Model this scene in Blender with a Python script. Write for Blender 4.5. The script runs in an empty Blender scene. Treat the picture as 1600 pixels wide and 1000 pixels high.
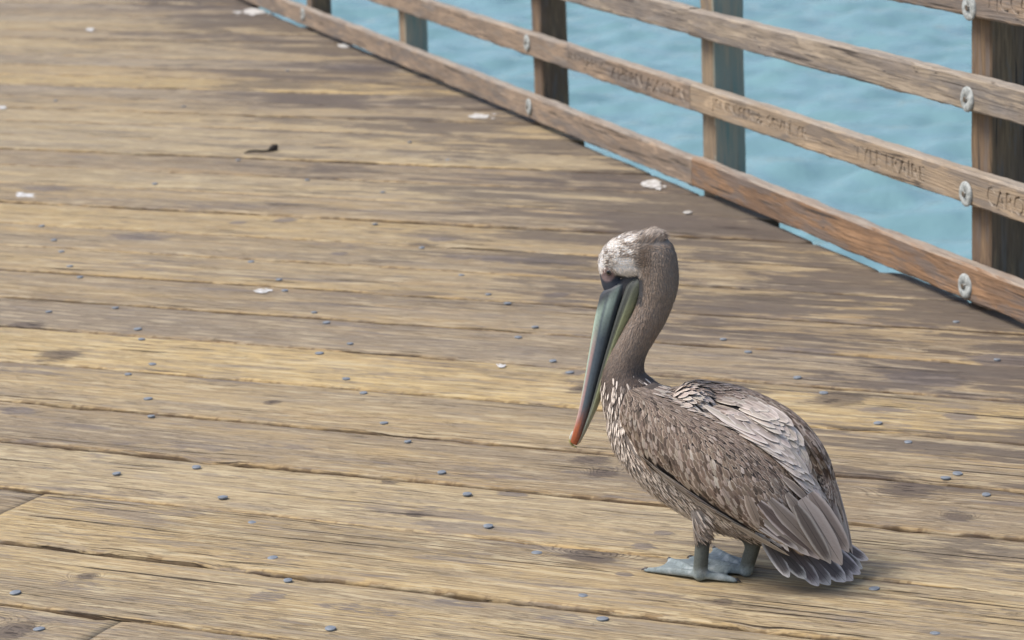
import bpy, bmesh, math, random
import numpy as np
from mathutils import Vector, Matrix, noise
from mathutils.bvhtree import BVHTree

random.seed(7)
rng = np.random.default_rng(7)
SC = bpy.context.scene
COL = SC.collection

# ------------------------------------------------------------------ camera
F_PX, CAM_H = 4100.0, 1.4
PIT, ROLL = math.radians(12.75), math.radians(-2.15)
cF = np.array([0, math.cos(PIT), -math.sin(PIT)])
_R = np.array([1.0, 0, 0]); _U = np.cross(_R, cF)
cR = math.cos(ROLL) * _R + math.sin(ROLL) * _U
cU = -math.sin(ROLL) * _R + math.cos(ROLL) * _U
CAM = np.array([0, 0, CAM_H])
cam_d = bpy.data.cameras.new('camera')
cam = bpy.data.objects.new('camera', cam_d)
COL.objects.link(cam)
cam_d.sensor_width = 36.0
cam_d.lens = F_PX / 1600 * 36.0
cam_d.clip_start, cam_d.clip_end = 0.1, 9000
cam_d.dof.use_dof = True
cam_d.dof.focus_distance = 4.32
cam_d.dof.aperture_fstop = 9.0
cam.matrix_world = Matrix(((cR[0], cU[0], -cF[0], 0), (cR[1], cU[1], -cF[1], 0),
                           (cR[2], cU[2], -cF[2], CAM_H), (0, 0, 0, 1)))
SC.camera = cam

# ------------------------------------------------------------------ light
SUN_EL, SUN_AZ = math.radians(56), math.radians(-95)      # azimuth from +Y towards +X
world = bpy.data.worlds.new('World'); SC.world = world
world.use_nodes = True
wt = world.node_tree
sky = wt.nodes.new('ShaderNodeTexSky'); sky.sky_type = 'NISHITA'
sky.sun_disc = False; sky.sun_elevation = SUN_EL; sky.sun_rotation = SUN_AZ
sky.dust_density = 3.0; sky.air_density = 1.0
bg = wt.nodes['Background']; bg.inputs['Strength'].default_value = 0.10
wt.links.new(sky.outputs[0], bg.inputs['Color'])
sun_d = bpy.data.lights.new('sun', 'SUN'); sun_d.energy = 1.55; sun_d.angle = math.radians(22)
sun_d.color = (1.0, 0.95, 0.88)
sun = bpy.data.objects.new('sun', sun_d); COL.objects.link(sun)
sdir = Vector((math.sin(SUN_AZ) * math.cos(SUN_EL), math.cos(SUN_AZ) * math.cos(SUN_EL), math.sin(SUN_EL)))
sun.rotation_euler = sdir.to_track_quat('Z', 'Y').to_euler()
SC.view_settings.view_transform = 'Standard'
SC.view_settings.look = 'None'
SC.view_settings.gamma = 1.0
SC.view_settings.use_curve_mapping = False
SC.view_settings.exposure = 0.98

# ------------------------------------------------------------------ measuring helpers
AP, AR = math.radians(-64.6), math.radians(-17.15)        # plank and railing directions
nP = np.array([math.cos(AP), -math.sin(AP)]); dP = np.array([math.sin(AP), math.cos(AP)])
nR = np.array([math.cos(AR), -math.sin(AR)]); dR = np.array([math.sin(AR), math.cos(AR)])

def ray(u, v):
    return cF * F_PX + cR * (u - 800) - cU * (v - 500)

def gnd(u, v, z=0.0):
    d = ray(u, v)
    return CAM + d * ((z - CAM_H) / d[2])

def proj(P):
    d = np.asarray(P, float) - CAM
    z = d @ cF
    return 800 + F_PX * (d @ cR) / z, 500 - F_PX * (d @ cU) / z

def sn(u, v):
    g = gnd(u, v)[:2]
    return float(g @ dP), float(g @ nP)

# ------------------------------------------------------------------ object helpers
def link(o, parent=None):
    COL.objects.link(o)
    if parent is not None:
        o.parent = parent
    return o

def empty(name, loc=(0, 0, 0), parent=None):
    o = bpy.data.objects.new(name, None); o.location = loc
    return link(o, parent)

def mesh_obj(name, verts, faces, mat, parent=None, smooth=False):
    me = bpy.data.meshes.new(name)
    me.from_pydata([tuple(map(float, v)) for v in verts], [], faces)
    me.update()
    if smooth:
        me.polygons.foreach_set('use_smooth', [True] * len(me.polygons))
    for m in (mat if isinstance(mat, (list, tuple)) else [mat]):
        me.materials.append(m)
    return link(bpy.data.objects.new(name, me), parent)

def bm_obj(name, bm, mat, parent=None, smooth=False):
    me = bpy.data.meshes.new(name); bm.to_mesh(me); bm.free()
    if smooth:
        me.polygons.foreach_set('use_smooth', [True] * len(me.polygons))
    for m in (mat if isinstance(mat, (list, tuple)) else [mat]):
        me.materials.append(m)
    return link(bpy.data.objects.new(name, me), parent)

def set_attr(me, name, typ, data, domain='POINT'):
    a = me.attributes.new(name, typ, domain)
    arr = np.asarray(data, np.float32)
    a.data.foreach_set({'FLOAT': 'value', 'FLOAT_VECTOR': 'vector', 'FLOAT_COLOR': 'color', 'FLOAT2': 'vector'}[typ], arr.ravel())

# ------------------------------------------------------------------ node helpers
class NT:
    def __init__(self, name):
        self.m = bpy.data.materials.new(name); self.m.use_nodes = True
        self.t = self.m.node_tree; self.b = self.t.nodes['Principled BSDF']
    def put(self, sock, v):
        if isinstance(v, bpy.types.NodeSocket):
            self.t.links.new(v, sock)
        elif v is not None:
            if isinstance(v, (tuple, list)) and sock.type == 'RGBA' and len(v) == 3:
                v = (*v, 1)
            sock.default_value = v
    def n(self, typ, out=0, props=None, **ins):
        nd = self.t.nodes.new(typ)
        for k, v in (props or {}).items(): setattr(nd, k, v)
        for k, v in ins.items():
            key = int(k[1:]) if k[0] == 'i' and k[1:].isdigit() else k.replace('_', ' ')
            self.put(nd.inputs[key], v)
        return nd.outputs[out]
    def math(self, op, a, b=None, c=None, clamp=False):
        nd = self.t.nodes.new('ShaderNodeMath'); nd.operation = op; nd.use_clamp = clamp
        for i, v in enumerate((a, b, c)):
            if v is not None: self.put(nd.inputs[i], v)
        return nd.outputs[0]
    def vm(self, op, a, b=None, out=0):
        nd = self.t.nodes.new('ShaderNodeVectorMath'); nd.operation = op
        self.put(nd.inputs[0], a)
        if b is not None: self.put(nd.inputs[1], b)
        return nd.outputs[out]
    def mix(self, fac, a, b, blend='MIX'):
        nd = self.t.nodes.new('ShaderNodeMix'); nd.data_type = 'RGBA'; nd.blend_type = blend
        self.put(nd.inputs[0], fac); self.put(nd.inputs[6], a); self.put(nd.inputs[7], b)
        return nd.outputs[2]
    def noise(self, vec, scale=1.0, detail=4.0, rough=0.5, dist=0.0):
        return self.n('ShaderNodeTexNoise', 0, Vector=vec, Scale=scale, Detail=detail, Roughness=rough, Distortion=dist)
    def ss(self, x, a, b, lo=0.0, hi=1.0):
        nd = self.t.nodes.new('ShaderNodeMapRange'); nd.interpolation_type = 'SMOOTHSTEP'
        self.put(nd.inputs[0], x)
        for i, v in enumerate((a, b, lo, hi)): self.put(nd.inputs[i + 1], v)
        return nd.outputs[0]
    def attr(self, name, out=1):
        nd = self.t.nodes.new('ShaderNodeAttribute'); nd.attribute_name = name
        return nd.outputs[out]          # 0 colour 1 vector 2 fac
    def bump(self, h, dist, strength=1.0, normal=None):
        nd = self.t.nodes.new('ShaderNodeBump')
        self.put(nd.inputs['Height'], h); nd.inputs['Distance'].default_value = dist
        nd.inputs['Strength'].default_value = strength
        if normal is not None: self.put(nd.inputs['Normal'], normal)
        return nd.outputs[0]
    def set(self, **kw):
        for k, v in kw.items(): self.put(self.b.inputs[k.replace('_', ' ')], v)
        return self.m

# ------------------------------------------------------------------ wood: deck planks
PB = [2.2, 2.5, 2.81, 3.115, 3.412, 3.70, 3.998, 4.288, 4.57, 4.884, 5.197, 5.488, 5.788, 6.09, 6.385, 6.695, 6.998, 7.315]
while PB[-1] < 14.2:
    PB.append(PB[-1] + 0.305 + random.uniform(-.008, .008))
def plank_index(n):
    for i in range(len(PB) - 1):
        if PB[i] <= n < PB[i + 1]: return i
    return 0

# knots / stains read off the boards: (u, v, half length px, half height px)
KNOTS = [(922, 868, 56, 15), (95, 553, 40, 11), (40, 507, 36, 7), (1310, 622, 52, 14), (1420, 762, 52, 16),
         (1497, 806, 30, 7), (940, 738, 28, 9), (922, 717, 36, 8), (650, 800, 26, 6), (133, 900, 20, 7),
         (20, 985, 40, 20), (425, 628, 16, 5), (1130, 940, 24, 7), (905, 607, 20, 8), (608, 751, 12, 4)]
STAINS = [(800, 769, 30, 5, .9), (1007, 851, 24, 6, 1.0), (1498, 650, 30, 6, 1.2), (215, 369, 60, 6, .9), (70, 295, 60, 5, .8),
          (415, 930, 40, 12, .7), (560, 950, 80, 9, .6), (690, 372, 26, 4, 1.1), (870, 460, 22, 5, 1.1), (30, 640, 40, 7, .8),
          (898, 581, 20, 6, 1.2), (530, 395, 16, 3, 1.2), (800, 405, 160, 6, .8), (445, 342, 22, 4, 1.1), (372, 346, 16, 3, 1.1),
          (720, 940, 60, 8, .7), (880, 965, 50, 9, .7), (1380, 640, 60, 6, .8), (1230, 545, 60, 7, 1.0), (1035, 830, 14, 5, 1.0),
          (975, 898, 12, 3, 1.0), (560, 105, 70, 6, 1.1), (1440, 590, 90, 14, .9), (1530, 560, 70, 12, 1.1)]

def deck_wood():
    w = NT('deck_wood')
    P = w.attr('sn')                         # (s along the board, n across, board index)
    rnd = w.attr('board', 2)
    edge = w.attr('edge', 2)                 # metres to the nearest long edge
    sep = w.t.nodes.new('ShaderNodeSeparateXYZ'); w.put(sep.inputs[0], P)
    s, n, idx = sep.outputs
    def vec(a, b, c):
        v = w.vm('MULTIPLY', P, (a, b, c))
        return v
    k37 = 3.71
    # knots
    tot = None; core = None
    for (u, v, a, b) in KNOTS:
        ks, kn = sn(u, v); a_m = abs(sn(u + a, v)[0] - ks); b_m = abs(sn(u, v + b)[1] - kn)
        i = plank_index(kn)
        d = w.vm('LENGTH', w.vm('MULTIPLY', w.vm('SUBTRACT', P, (ks, kn, float(i))), (1 / max(a_m, .02), 1 / max(b_m, .012), 6.0)), out=1)
        g = w.math('EXPONENT', w.math('MULTIPLY', w.math('MULTIPLY', d, d), -0.8))
        tot = g if tot is None else w.math('ADD', tot, g)
    # many more small ones, scattered
    vor = w.t.nodes.new('ShaderNodeTexVoronoi'); vor.voronoi_dimensions = '3D'
    w.put(vor.inputs['Vector'], vec(1.1, 3.0, k37)); vor.inputs['Scale'].default_value = 1.0
    vd = vor.outputs['Distance']; vc = w.n('ShaderNodeSeparateColor', 0, Color=vor.outputs['Color'])
    pick = w.ss(vc, .52, .56)
    g2 = w.math('MULTIPLY', w.math('EXPONENT', w.math('MULTIPLY', w.math('MULTIPLY', vd, vd), -150.0)), pick)
    kn_all = w.math('MINIMUM', w.math('ADD', tot, g2), 1.15)
    # annual rings: contours of a slowly wandering field, turned round the knots
    wander = w.noise(vec(.55, 6.0, k37), 1.0, 2.5, .45)
    wander2 = w.noise(vec(3.0, 26.0, k37), 1.0, 2.0, .5)
    r = w.math('ADD', n, w.math('ADD', w.math('MULTIPLY', wander, .22), w.math('MULTIPLY', wander2, .016)))
    r = w.math('ADD', r, w.math('MULTIPLY', kn_all, .085))
    ring = w.math('SINE', w.math('MULTIPLY', r, 560.0))
    ring01 = w.math('MULTIPLY_ADD', ring, .5, .5)
    ringamp = w.ss(w.noise(vec(.9, 5.0, k37), 1.0, 2.0), .38, .68)
    late = w.math('MULTIPLY', w.math('POWER', ring01, 3.0), ringamp)
    # fibres
    fib = w.noise(vec(9.0, 330.0, k37), 1.0, 5.0, .62)
    fib2 = w.noise(vec(22.0, 120.0, k37), 1.0, 4.0, .6)
    fib3 = w.noise(vec(55.0, 520.0, k37), 1.0, 3.0, .6)
    # splits and checks
    ck = w.noise(w.vm('ADD', vec(2.6, 95.0, k37), (5.2, 1.3, 0)), 1.0, 2.5, .55)
    ckm = w.noise(vec(1.3, 8.0, k37 + 2), 1.0, 2.0)
    check = w.math('MULTIPLY', w.ss(ck, .635, .665), w.ss(ckm, .42, .56))
    ck2 = w.noise(w.vm('ADD', vec(14.0, 210.0, k37), (1.2, 7.3, 0)), 1.0, 2.0, .5)
    check2 = w.ss(ck2, .66, .72)
    # grey sun-bleached zones against yellow worn ones
    zone = w.noise(vec(1.0, 11.0, k37 + 1), 1.0, 5.0, .6)
    zone_b = w.noise(vec(.35, 1.5, k37 + 5), 1.0, 3.0, .5)
    zz = w.math('ADD', w.math('MULTIPLY', zone, .62), w.math('MULTIPLY', zone_b, .38))
    zz = w.math('ADD', zz, w.math('MULTIPLY_ADD', rnd, .14, -.07))
    col = w.mix(w.ss(zz, .38, .62), (.310, .245, .158), (.475, .350, .175))
    warm = w.noise(vec(1.6, 16.0, k37 + 3), 1.0, 4.0, .6)
    col = w.mix(w.math('MULTIPLY', w.ss(warm, .53, .72), .7), col, (.45, .315, .155))
    pale = w.noise(vec(2.2, 30.0, k37 + 8), 1.0, 4.0, .6)
    col = w.mix(w.math('MULTIPLY', w.ss(pale, .55, .75), .55), col, (.50, .42, .29))
    age = w.attr('age', 2)
    col = w.mix(w.math('MULTIPLY', age, w.ss(w.noise(vec(.8, 7.0, k37 + 12), 1.0, 4.0, .6), .25, .6, .35, 1.0)), col, (.300, .265, .215))
    # yellow-orange raw wood where the arrises have broken away
    en = w.noise(vec(4.0, 3.0, k37 + 7), 1.0, 4.0, .65)
    ed = w.math('ADD', edge, w.math('MULTIPLY_ADD', en, .06, -.03))
    em = w.ss(ed, .026, .004)
    col = w.mix(w.math('MULTIPLY', em, w.ss(en, .36, .58)), col, (.47, .325, .15))
    nick = w.math('MULTIPLY', w.ss(w.noise(vec(34.0, 5.0, k37 + 2), 1.0, 2.0, .5), .53, .60), w.ss(edge, .020, .007))
    col = w.mix(w.math('MULTIPLY', nick, .6), col, (.14, .085, .045))
    # fibre contrast
    f1 = w.ss(fib, .30, .70)
    col = w.mix(w.math('MULTIPLY', w.ss(fib, .55, .36), .62), col, (.135, .094, .055))
    col = w.mix(w.math('MULTIPLY', w.ss(fib3, .5, .72), .35), col, (.56, .46, .31))
    col = w.mix(w.math('MULTIPLY', late, .62), col, (.150, .108, .070))
    dash = w.noise(w.vm('ADD', vec(24.0, 250.0, k37), (3.1, 9.2, 0)), 1.0, 3.5, .6)
    dz_ = w.noise(vec(2.0, 14.0, k37 + 9), 1.0, 3.0, .6)
    dashm = w.math('MULTIPLY', w.ss(dash, .56, .66), w.ss(dz_, .36, .60, .25, 1.0))
    col = w.mix(w.math('MULTIPLY', dashm, .46), col, (.150, .112, .074))
    chip = w.noise(w.vm('ADD', vec(7.0, 60.0, k37), (8.1, 2.2, 0)), 1.0, 5.0, .62)
    col = w.mix(w.math('MULTIPLY', w.ss(chip, .55, .60), .46), col, (.255, .218, .175))
    col = w.mix(w.math('MULTIPLY', w.ss(chip, .45, .40), .55), col, (.52, .43, .28))
    # flat purple-grey remnants of the old weathered skin
    st = w.noise(vec(2.6, 17.0, k37 + 11), 1.0, 6.0, .66, .5)
    stz = w.noise(vec(.6, 2.2, k37 + 4), 1.0, 2.0)
    sub = w.math('ADD', st, w.math('MULTIPLY_ADD', stz, .25, -.125))
    stm = w.ss(sub, .585, .63)
    stot = None
    for (u, v, a, b, k) in STAINS:
        ks, kn = sn(u, v); a_m = abs(sn(u + a, v)[0] - ks); b_m = abs(sn(u, v + b)[1] - kn)
        i = plank_index(kn)
        d = w.vm('LENGTH', w.vm('MULTIPLY', w.vm('SUBTRACT', P, (ks, kn, float(i))), (1 / max(a_m, .02), 1 / max(b_m, .012), 4.0)), out=1)
        g = w.math('MULTIPLY', w.ss(d, 1.35, .45), k)
        stot = g if stot is None else w.math('ADD', stot, g)
    stm2 = w.ss(w.math('ADD', stot, w.math('MULTIPLY_ADD', fib2, 2.6, -1.3)), .38, .75)
    sall = w.math('MAXIMUM', w.math('MULTIPLY', stm, .55), w.math('MULTIPLY', stm2, .80))
    sall = w.math('MULTIPLY', sall, w.math('MULTIPLY_ADD', w.ss(fib, .3, .6), .45, .55))
    col = w.mix(sall, col, (.165, .142, .135))
    # damp darkened timber along the foot of the railing
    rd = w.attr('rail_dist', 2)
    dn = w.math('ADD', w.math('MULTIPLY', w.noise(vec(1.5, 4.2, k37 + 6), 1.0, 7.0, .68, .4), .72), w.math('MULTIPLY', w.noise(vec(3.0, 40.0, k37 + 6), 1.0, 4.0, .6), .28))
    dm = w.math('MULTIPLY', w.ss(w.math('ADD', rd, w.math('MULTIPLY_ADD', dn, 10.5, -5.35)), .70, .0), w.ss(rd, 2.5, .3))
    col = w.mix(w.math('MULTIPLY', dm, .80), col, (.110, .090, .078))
    # knots
    kw = w.ss(w.math('ADD', kn_all, w.math('MULTIPLY_ADD', fib2, 1.5, -.75)), .42, .74)
    col = w.mix(w.math('MULTIPLY', kw, .74), col, (.115, .090, .074))
    col = w.mix(w.math('MULTIPLY', w.ss(w.math('ADD', kn_all, w.math('MULTIPLY_ADD', fib2, 2.2, -1.1)), .95, 1.15), .85), col, (.035, .026, .022))
    # board to board tone
    col = w.mix(1.0, col, w.n('ShaderNodeCombineColor', 0, Red=w.math('MULTIPLY_ADD', rnd, .20, .90), Green=w.math('MULTIPLY_ADD', rnd, .20, .90), Blue=w.math('MULTIPLY_ADD', rnd, .12, .94)), 'MULTIPLY')
    col = w.mix(w.math('MULTIPLY', check, .9), col, (.04, .027, .017))
    col = w.mix(w.math('MULTIPLY', check2, .5), col, (.085, .06, .04))
    seam = w.ss(w.math('ADD', edge, w.math('MULTIPLY_ADD', fib2, .008, -.004)), .0085, .003)
    col = w.mix(w.math('MULTIPLY', seam, .85), col, (.055, .035, .02))
    h = w.math('MULTIPLY', f1, .35)
    h = w.math('ADD', h, w.math('MULTIPLY', late, .8))
    h = w.math('SUBTRACT', h, w.math('MULTIPLY', check, 2.6))
    h = w.math('SUBTRACT', h, w.math('MULTIPLY', check2, .9))
    h = w.math('SUBTRACT', h, w.math('MULTIPLY', dashm, 1.0))
    h = w.math('ADD', h, w.math('MULTIPLY', sall, .8))
    h = w.math('ADD', h, w.math('MULTIPLY', kw, 1.2))
    h = w.math('ADD', h, w.math('MULTIPLY', fib2, .5))
    nrm = w.bump(h, .0022, .85)
    w.set(Base_Color=col, Roughness=w.math('MULTIPLY_ADD', sall, -.2, .8), Normal=nrm)
    w.b.inputs['Specular IOR Level'].default_value = .16
    return w.m

def beam_wood(name, cols, dark=.5, scale=1.0):
    """railing timber; object X runs along the grain"""
    w = NT(name)
    tc = w.t.nodes.new('ShaderNodeTexCoord'); oi = w.t.nodes.new('ShaderNodeObjectInfo')
    P = w.vm('ADD', tc.outputs['Object'], w.vm('SCALE', (7.3, 3.1, 5.7), None))
    P = w.vm('ADD', tc.outputs['Object'], w.n('ShaderNodeCombineXYZ', 0, X=w.math('MULTIPLY', oi.outputs['Random'], 31.0), Y=w.math('MULTIPLY', oi.outputs['Random'], 7.0)))
    def vec(a, b, c): return w.vm('MULTIPLY', P, (a, b, c))
    z1 = w.noise(vec(2.5, 14, 14), 1, 5, .6); z2 = w.noise(vec(5, 45, 45), 1, 4, .6)
    fib = w.noise(vec(12, 260, 260), 1, 4, .6)
    vor = w.t.nodes.new('ShaderNodeTexVoronoi'); w.put(vor.inputs['Vector'], vec(2.0, .01, 9))
    kd = vor.outputs['Distance']; pk = w.ss(w.n('ShaderNodeSeparateColor', 0, Color=vor.outputs['Color']), .42, .46)
    kn = w.math('MULTIPLY', w.math('EXPONENT', w.math('MULTIPLY', w.math('MULTIPLY', kd, kd), -90)), pk)
    sp = w.t.nodes.new('ShaderNodeSeparateXYZ'); w.put(sp.inputs[0], P)
    r = w.math('ADD', w.math('ADD', sp.outputs[2], w.math('MULTIPLY', sp.outputs[1], .6)), w.math('ADD', w.math('MULTIPLY', w.noise(vec(.8, 9, 9), 1, 3), .16), w.math('MULTIPLY', kn, .06)))
    ring = w.math('POWER', w.math('MULTIPLY_ADD', w.math('SINE', w.math('MULTIPLY', r, 500)), .5, .5), 2.5)
    col = w.mix(w.ss(z1, .36, .64), cols[0], cols[1])
    col = w.mix(w.math('MULTIPLY', w.ss(z2, .5, .7), .7), col, cols[2])
    col = w.mix(w.math('MULTIPLY', w.math('MULTIPLY', ring, w.ss(z1, .4, .62)), .45), col, tuple(c * .42 for c in cols[0]))
    col = w.mix(w.math('MULTIPLY', w.ss(fib, .55, .35), dark), col, tuple(c * .4 for c in cols[0]))
    col = w.mix(w.math('MULTIPLY', w.ss(kn, .35, .75), .85), col, (.05, .038, .03))
    gz = w.noise(vec(3.2, 22, 22), 1, 6, .66, .4)
    col = w.mix(w.math('MULTIPLY', w.ss(gz, .52, .60), .55), col, (.125, .112, .105))
    col = w.mix(w.math('MULTIPLY', w.ss(gz, .44, .36), .5), col, tuple(min(.6, c * 1.35) for c in cols[1]))
    sp2 = w.noise(w.vm('ADD', vec(2.4, 85, 85), (3.3, 1.1, 2.2)), 1, 2, .5)
    col = w.mix(w.math('MULTIPLY', w.ss(sp2, .64, .68), .85), col, (.035, .026, .02))
    nz = w.n('ShaderNodeNewGeometry', 1)
    up = w.n('ShaderNodeSeparateXYZ', 2, Vector=nz)
    # bleached, lichen-grey upper face
    col = w.mix(w.math('MULTIPLY', w.ss(up, .3, .9), w.ss(z2, .3, .62, .35, .8)), col, (.36, .31, .25))
    h = w.math('ADD', w.math('MULTIPLY', fib, 1.0), w.math('ADD', w.math('MULTIPLY', ring, .35), z2))
    return w.set(Base_Color=col, Roughness=.82, Normal=w.bump(h, .002, .7))

M_DECK = deck_wood()
M_RAIL = beam_wood('rail_wood', [(.20, .150, .110), (.33, .24, .165), (.24, .205, .175)])
M_RAILG = beam_wood('grey_rail_wood', [(.21, .175, .145), (.34, .275, .20), (.27, .245, .22)])
M_RAILT = beam_wood('tan_rail_wood', [(.27, .205, .14), (.39, .29, .19), (.29, .245, .195)], .35)
M_RAILR = beam_wood('red_brown_rail_wood', [(.175, .105, .062), (.31, .18, .095), (.19, .145, .115)])
M_POSTD = beam_wood('dark_post_wood', [(.125, .082, .052), (.22, .145, .080), (.17, .120, .085)])
M_POSTT = beam_wood('weathered_post_wood', [(.21, .155, .10), (.30, .225, .145), (.25, .215, .165)])

def teal_paint():
    w = NT('worn_teal_paint')
    P = w.n('ShaderNodeTexCoord', 3)
    a = w.noise(w.vm('MULTIPLY', P, (2.5, 30, 30)), 1, 5, .6)
    b = w.noise(w.vm('MULTIPLY', P, (6, 90, 90)), 1, 4, .6)
    col = w.mix(w.ss(a, .40, .62), (.36, .31, .23), (.235, .265, .225))
    col = w.mix(w.math('MULTIPLY', w.ss(b, .5, .7), .6), col, (.10, .23, .215))
    col = w.mix(w.math('MULTIPLY', w.ss(b, .45, .3), .6), col, (.23, .18, .12))
    return w.set(Base_Color=col, Roughness=.75, Normal=w.bump(b, .002, .6))
M_TEAL = teal_paint()

def metal(name, c, c2, rough, met=1.0, sc=120):
    w = NT(name)
    P = w.n('ShaderNodeTexCoord', 3)
    a = w.noise(P, sc, 5, .6)
    return w.set(Base_Color=w.mix(w.ss(a, .35, .65), c, c2), Metallic=met, Roughness=rough, Normal=w.bump(a, .001, .4))
M_NAIL = metal('nail_steel', (.18, .20, .225), (.25, .275, .30), .7, .3)
M_GALV = metal('galvanised_washer', (.27, .29, .28), (.47, .49, .47), .7, .25)
M_RUST = metal('dark_bolt_steel', (.09, .07, .05), (.17, .13, .09), .7, .4)

# ------------------------------------------------------------------ sea
def sea():
    def axis(lo, hi, step, far, g=1.22):
        a = list(np.arange(lo, hi, step)); d = step
        L, Rr = [lo], [a[-1]]
        while Rr[-1] < far: d *= g; Rr.append(Rr[-1] + d)
        d = step
        while L[-1] > -far: d *= g; L.append(L[-1] - d)
        return np.array(L[:0:-1] + a + Rr[1:])
    xs, ys = axis(-12, 36, .15, 6000), axis(32, 96, .15, 6000)
    X, Y = np.meshgrid(xs, ys)
    Z = np.full_like(X, -7.0)
    r = np.random.default_rng(3)
    fall = np.clip(1 - np.hypot(X - 14, Y - 64) / 220, 0, 1)
    for k in range(44):
        lam = .75 * (1.085 ** (k % 22)); th = math.radians(97 + r.normal() * 34)
        kx, ky = math.cos(th) * 6.283 / lam, math.sin(th) * 6.283 / lam
        ph = kx * X + ky * Y + r.uniform(0, 6.28)
        Z += fall * .0085 * lam * (np.sin(ph) + .3 * np.sin(2 * ph + .8))
    ny, nx = X.shape
    V = np.stack([X.ravel(), Y.ravel(), Z.ravel()], 1)
    I = np.arange(ny * nx).reshape(ny, nx)
    Fq = np.stack([I[:-1, :-1], I[:-1, 1:], I[1:, 1:], I[1:, :-1]], -1).reshape(-1, 4)
    me = bpy.data.meshes.new('sea')
    me.vertices.add(len(V)); me.vertices.foreach_set('co', V.ravel().astype(np.float32))
    me.loops.add(Fq.size); me.loops.foreach_set('vertex_index', Fq.ravel().astype(np.int32))
    me.polygons.add(len(Fq)); me.polygons.foreach_set('loop_start', np.arange(0, Fq.size, 4, dtype=np.int32))
    me.polygons.foreach_set('loop_total', np.full(len(Fq), 4, np.int32))
    me.update(calc_edges=True); me.polygons.foreach_set('use_smooth', [True] * len(Fq))
    w = NT('sea_water')
    P = w.n('ShaderNodeTexCoord', 3)
    a = w.noise(w.vm('MULTIPLY', P, (.9, 1.5, 1)), 1.6, 4, .6)
    b = w.noise(P, 6.0, 3, .55)
    nrm = w.bump(w.math('ADD', w.math('MULTIPLY', a, .10), w.math('MULTIPLY', b, .035)), 1.0, .55)
    w.set(Base_Color=(.165, .290, .310), Roughness=.07, IOR=1.333, Normal=nrm)
    me.materials.append(w.m)
    o = link(bpy.data.objects.new('sea', me)); o['kind'] = 'structure'
    o['label'] = 'pale blue green rippled sea water below the pier'
sea()

# ------------------------------------------------------------------ deck
D0 = 2.845                                        # deck-side face of the rails (distance along nR)
deck = empty('pier_deck'); deck['kind'] = 'structure'
deck['label'] = 'weathered tan timber deck of wide boards running across the pier'
def smooth01(t):
    t = min(1, max(0, t)); return t * t * (3 - 2 * t)
def sm1(x, seed, sc):
    return noise.noise(Vector((x * sc, seed * 13.7, 1.3)))
def board(i, n0, n1, s0, s1, cut0=0.0):
    """one plank between n0 and n1 across and s0 (railing end) and s1 along"""
    g = random.uniform(.0020, .0042)
    step = .025
    ns = max(4, int((s1 - s0) / step))
    w = n1 - n0; seed = random.uniform(0, 99); dz = random.uniform(-.0035, .0005)
    wear = [random.uniform(.5, 1.2), random.uniform(.5, 1.2)]
    cols_n = [0, 0, .003, .010, .024, .06, .105]     # from an edge inwards
    verts, sn_, ed_, rd_ = [], [], [], []
    rows = np.linspace(s0, s1, ns + 1)
    prof_n = None
    for s in rows:
        endw = min(s - s0, s1 - s)
        line = []
        for side in (0, 1):
            j = .0020 * sm1(s, seed + side, 3) + .0016 * sm1(s, seed + side + 5, 21) + .0015 * sm1(s, seed + side + 9, 70)
            chip = max(0, sm1(s, seed + side + 20, 6) + .35 * sm1(s, seed + side + 30, 28) - .20) * wear[side] * .8
            pts = []
            for k, c in enumerate(cols_n):
                e = g + c + max(-g * .9, j + chip * .010) * (1 if k < 4 else .4 if k == 4 else 0)
                if k == 0: z = -.075
                elif k == 1: z = -.009 - .010 * chip
                elif k == 2: z = -.0032 - .012 * chip
                elif k == 3: z = -.0012 - .009 * chip
                elif k == 4: z = -.0006 - .003 * chip
                else: z = 0
                z += .0012 * sm1(s, seed + k + 40 * side, 4) if k > 2 else 0
                if endw < .02 and k > 0: z -= .0014 * (1 - endw / .02)
                pts.append((e, z))
            line.append(pts)
        row = [(n0 + e, z, e) for e, z in line[0]] + [(n0 + w / 2, .0012 * sm1(s, seed + 77, 3), w / 2)] + [(n1 - e, z, e) for e, z in reversed(line[1])]
        for (n, z, e) in row:
            xy = dP * s + nP * n
            verts.append((xy[0], xy[1], z + dz)); sn_.append((s, n, i)); ed_.append(e)
            rd_.append(max(0, D0 + .03 - xy @ nR))
    m = len(row)
    faces = [(a * m + b, a * m + b + 1, (a + 1) * m + b + 1, (a + 1) * m + b) for a in range(ns) for b in range(m - 1)]
    faces.append(tuple(range(m - 1, -1, -1)))
    faces.append(tuple(ns * m + b for b in range(m)))
    o = mesh_obj('plank', verts, faces, M_DECK, deck)
    me = o.data
    set_attr(me, 'sn', 'FLOAT_VECTOR', sn_); set_attr(me, 'edge', 'FLOAT', ed_); set_attr(me, 'rail_dist', 'FLOAT', rd_)
    set_attr(me, 'age', 'FLOAT', [min(.8, max(0, random.uniform(-.25, .55) + .22 * smooth01((n0 - 6.5) / 4)))] * len(verts))
    set_attr(me, 'board', 'FLOAT', [random.random()] * len(verts))
    sm = [True] * len(faces); sm[-1] = sm[-2] = False
    me.polygons.foreach_set('use_smooth', sm)
    bmx = bmesh.new(); bmx.from_mesh(me); bmesh.ops.recalc_face_normals(bmx, faces=bmx.faces)
    bmx.to_mesh(me); bmx.free()
    return o

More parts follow.
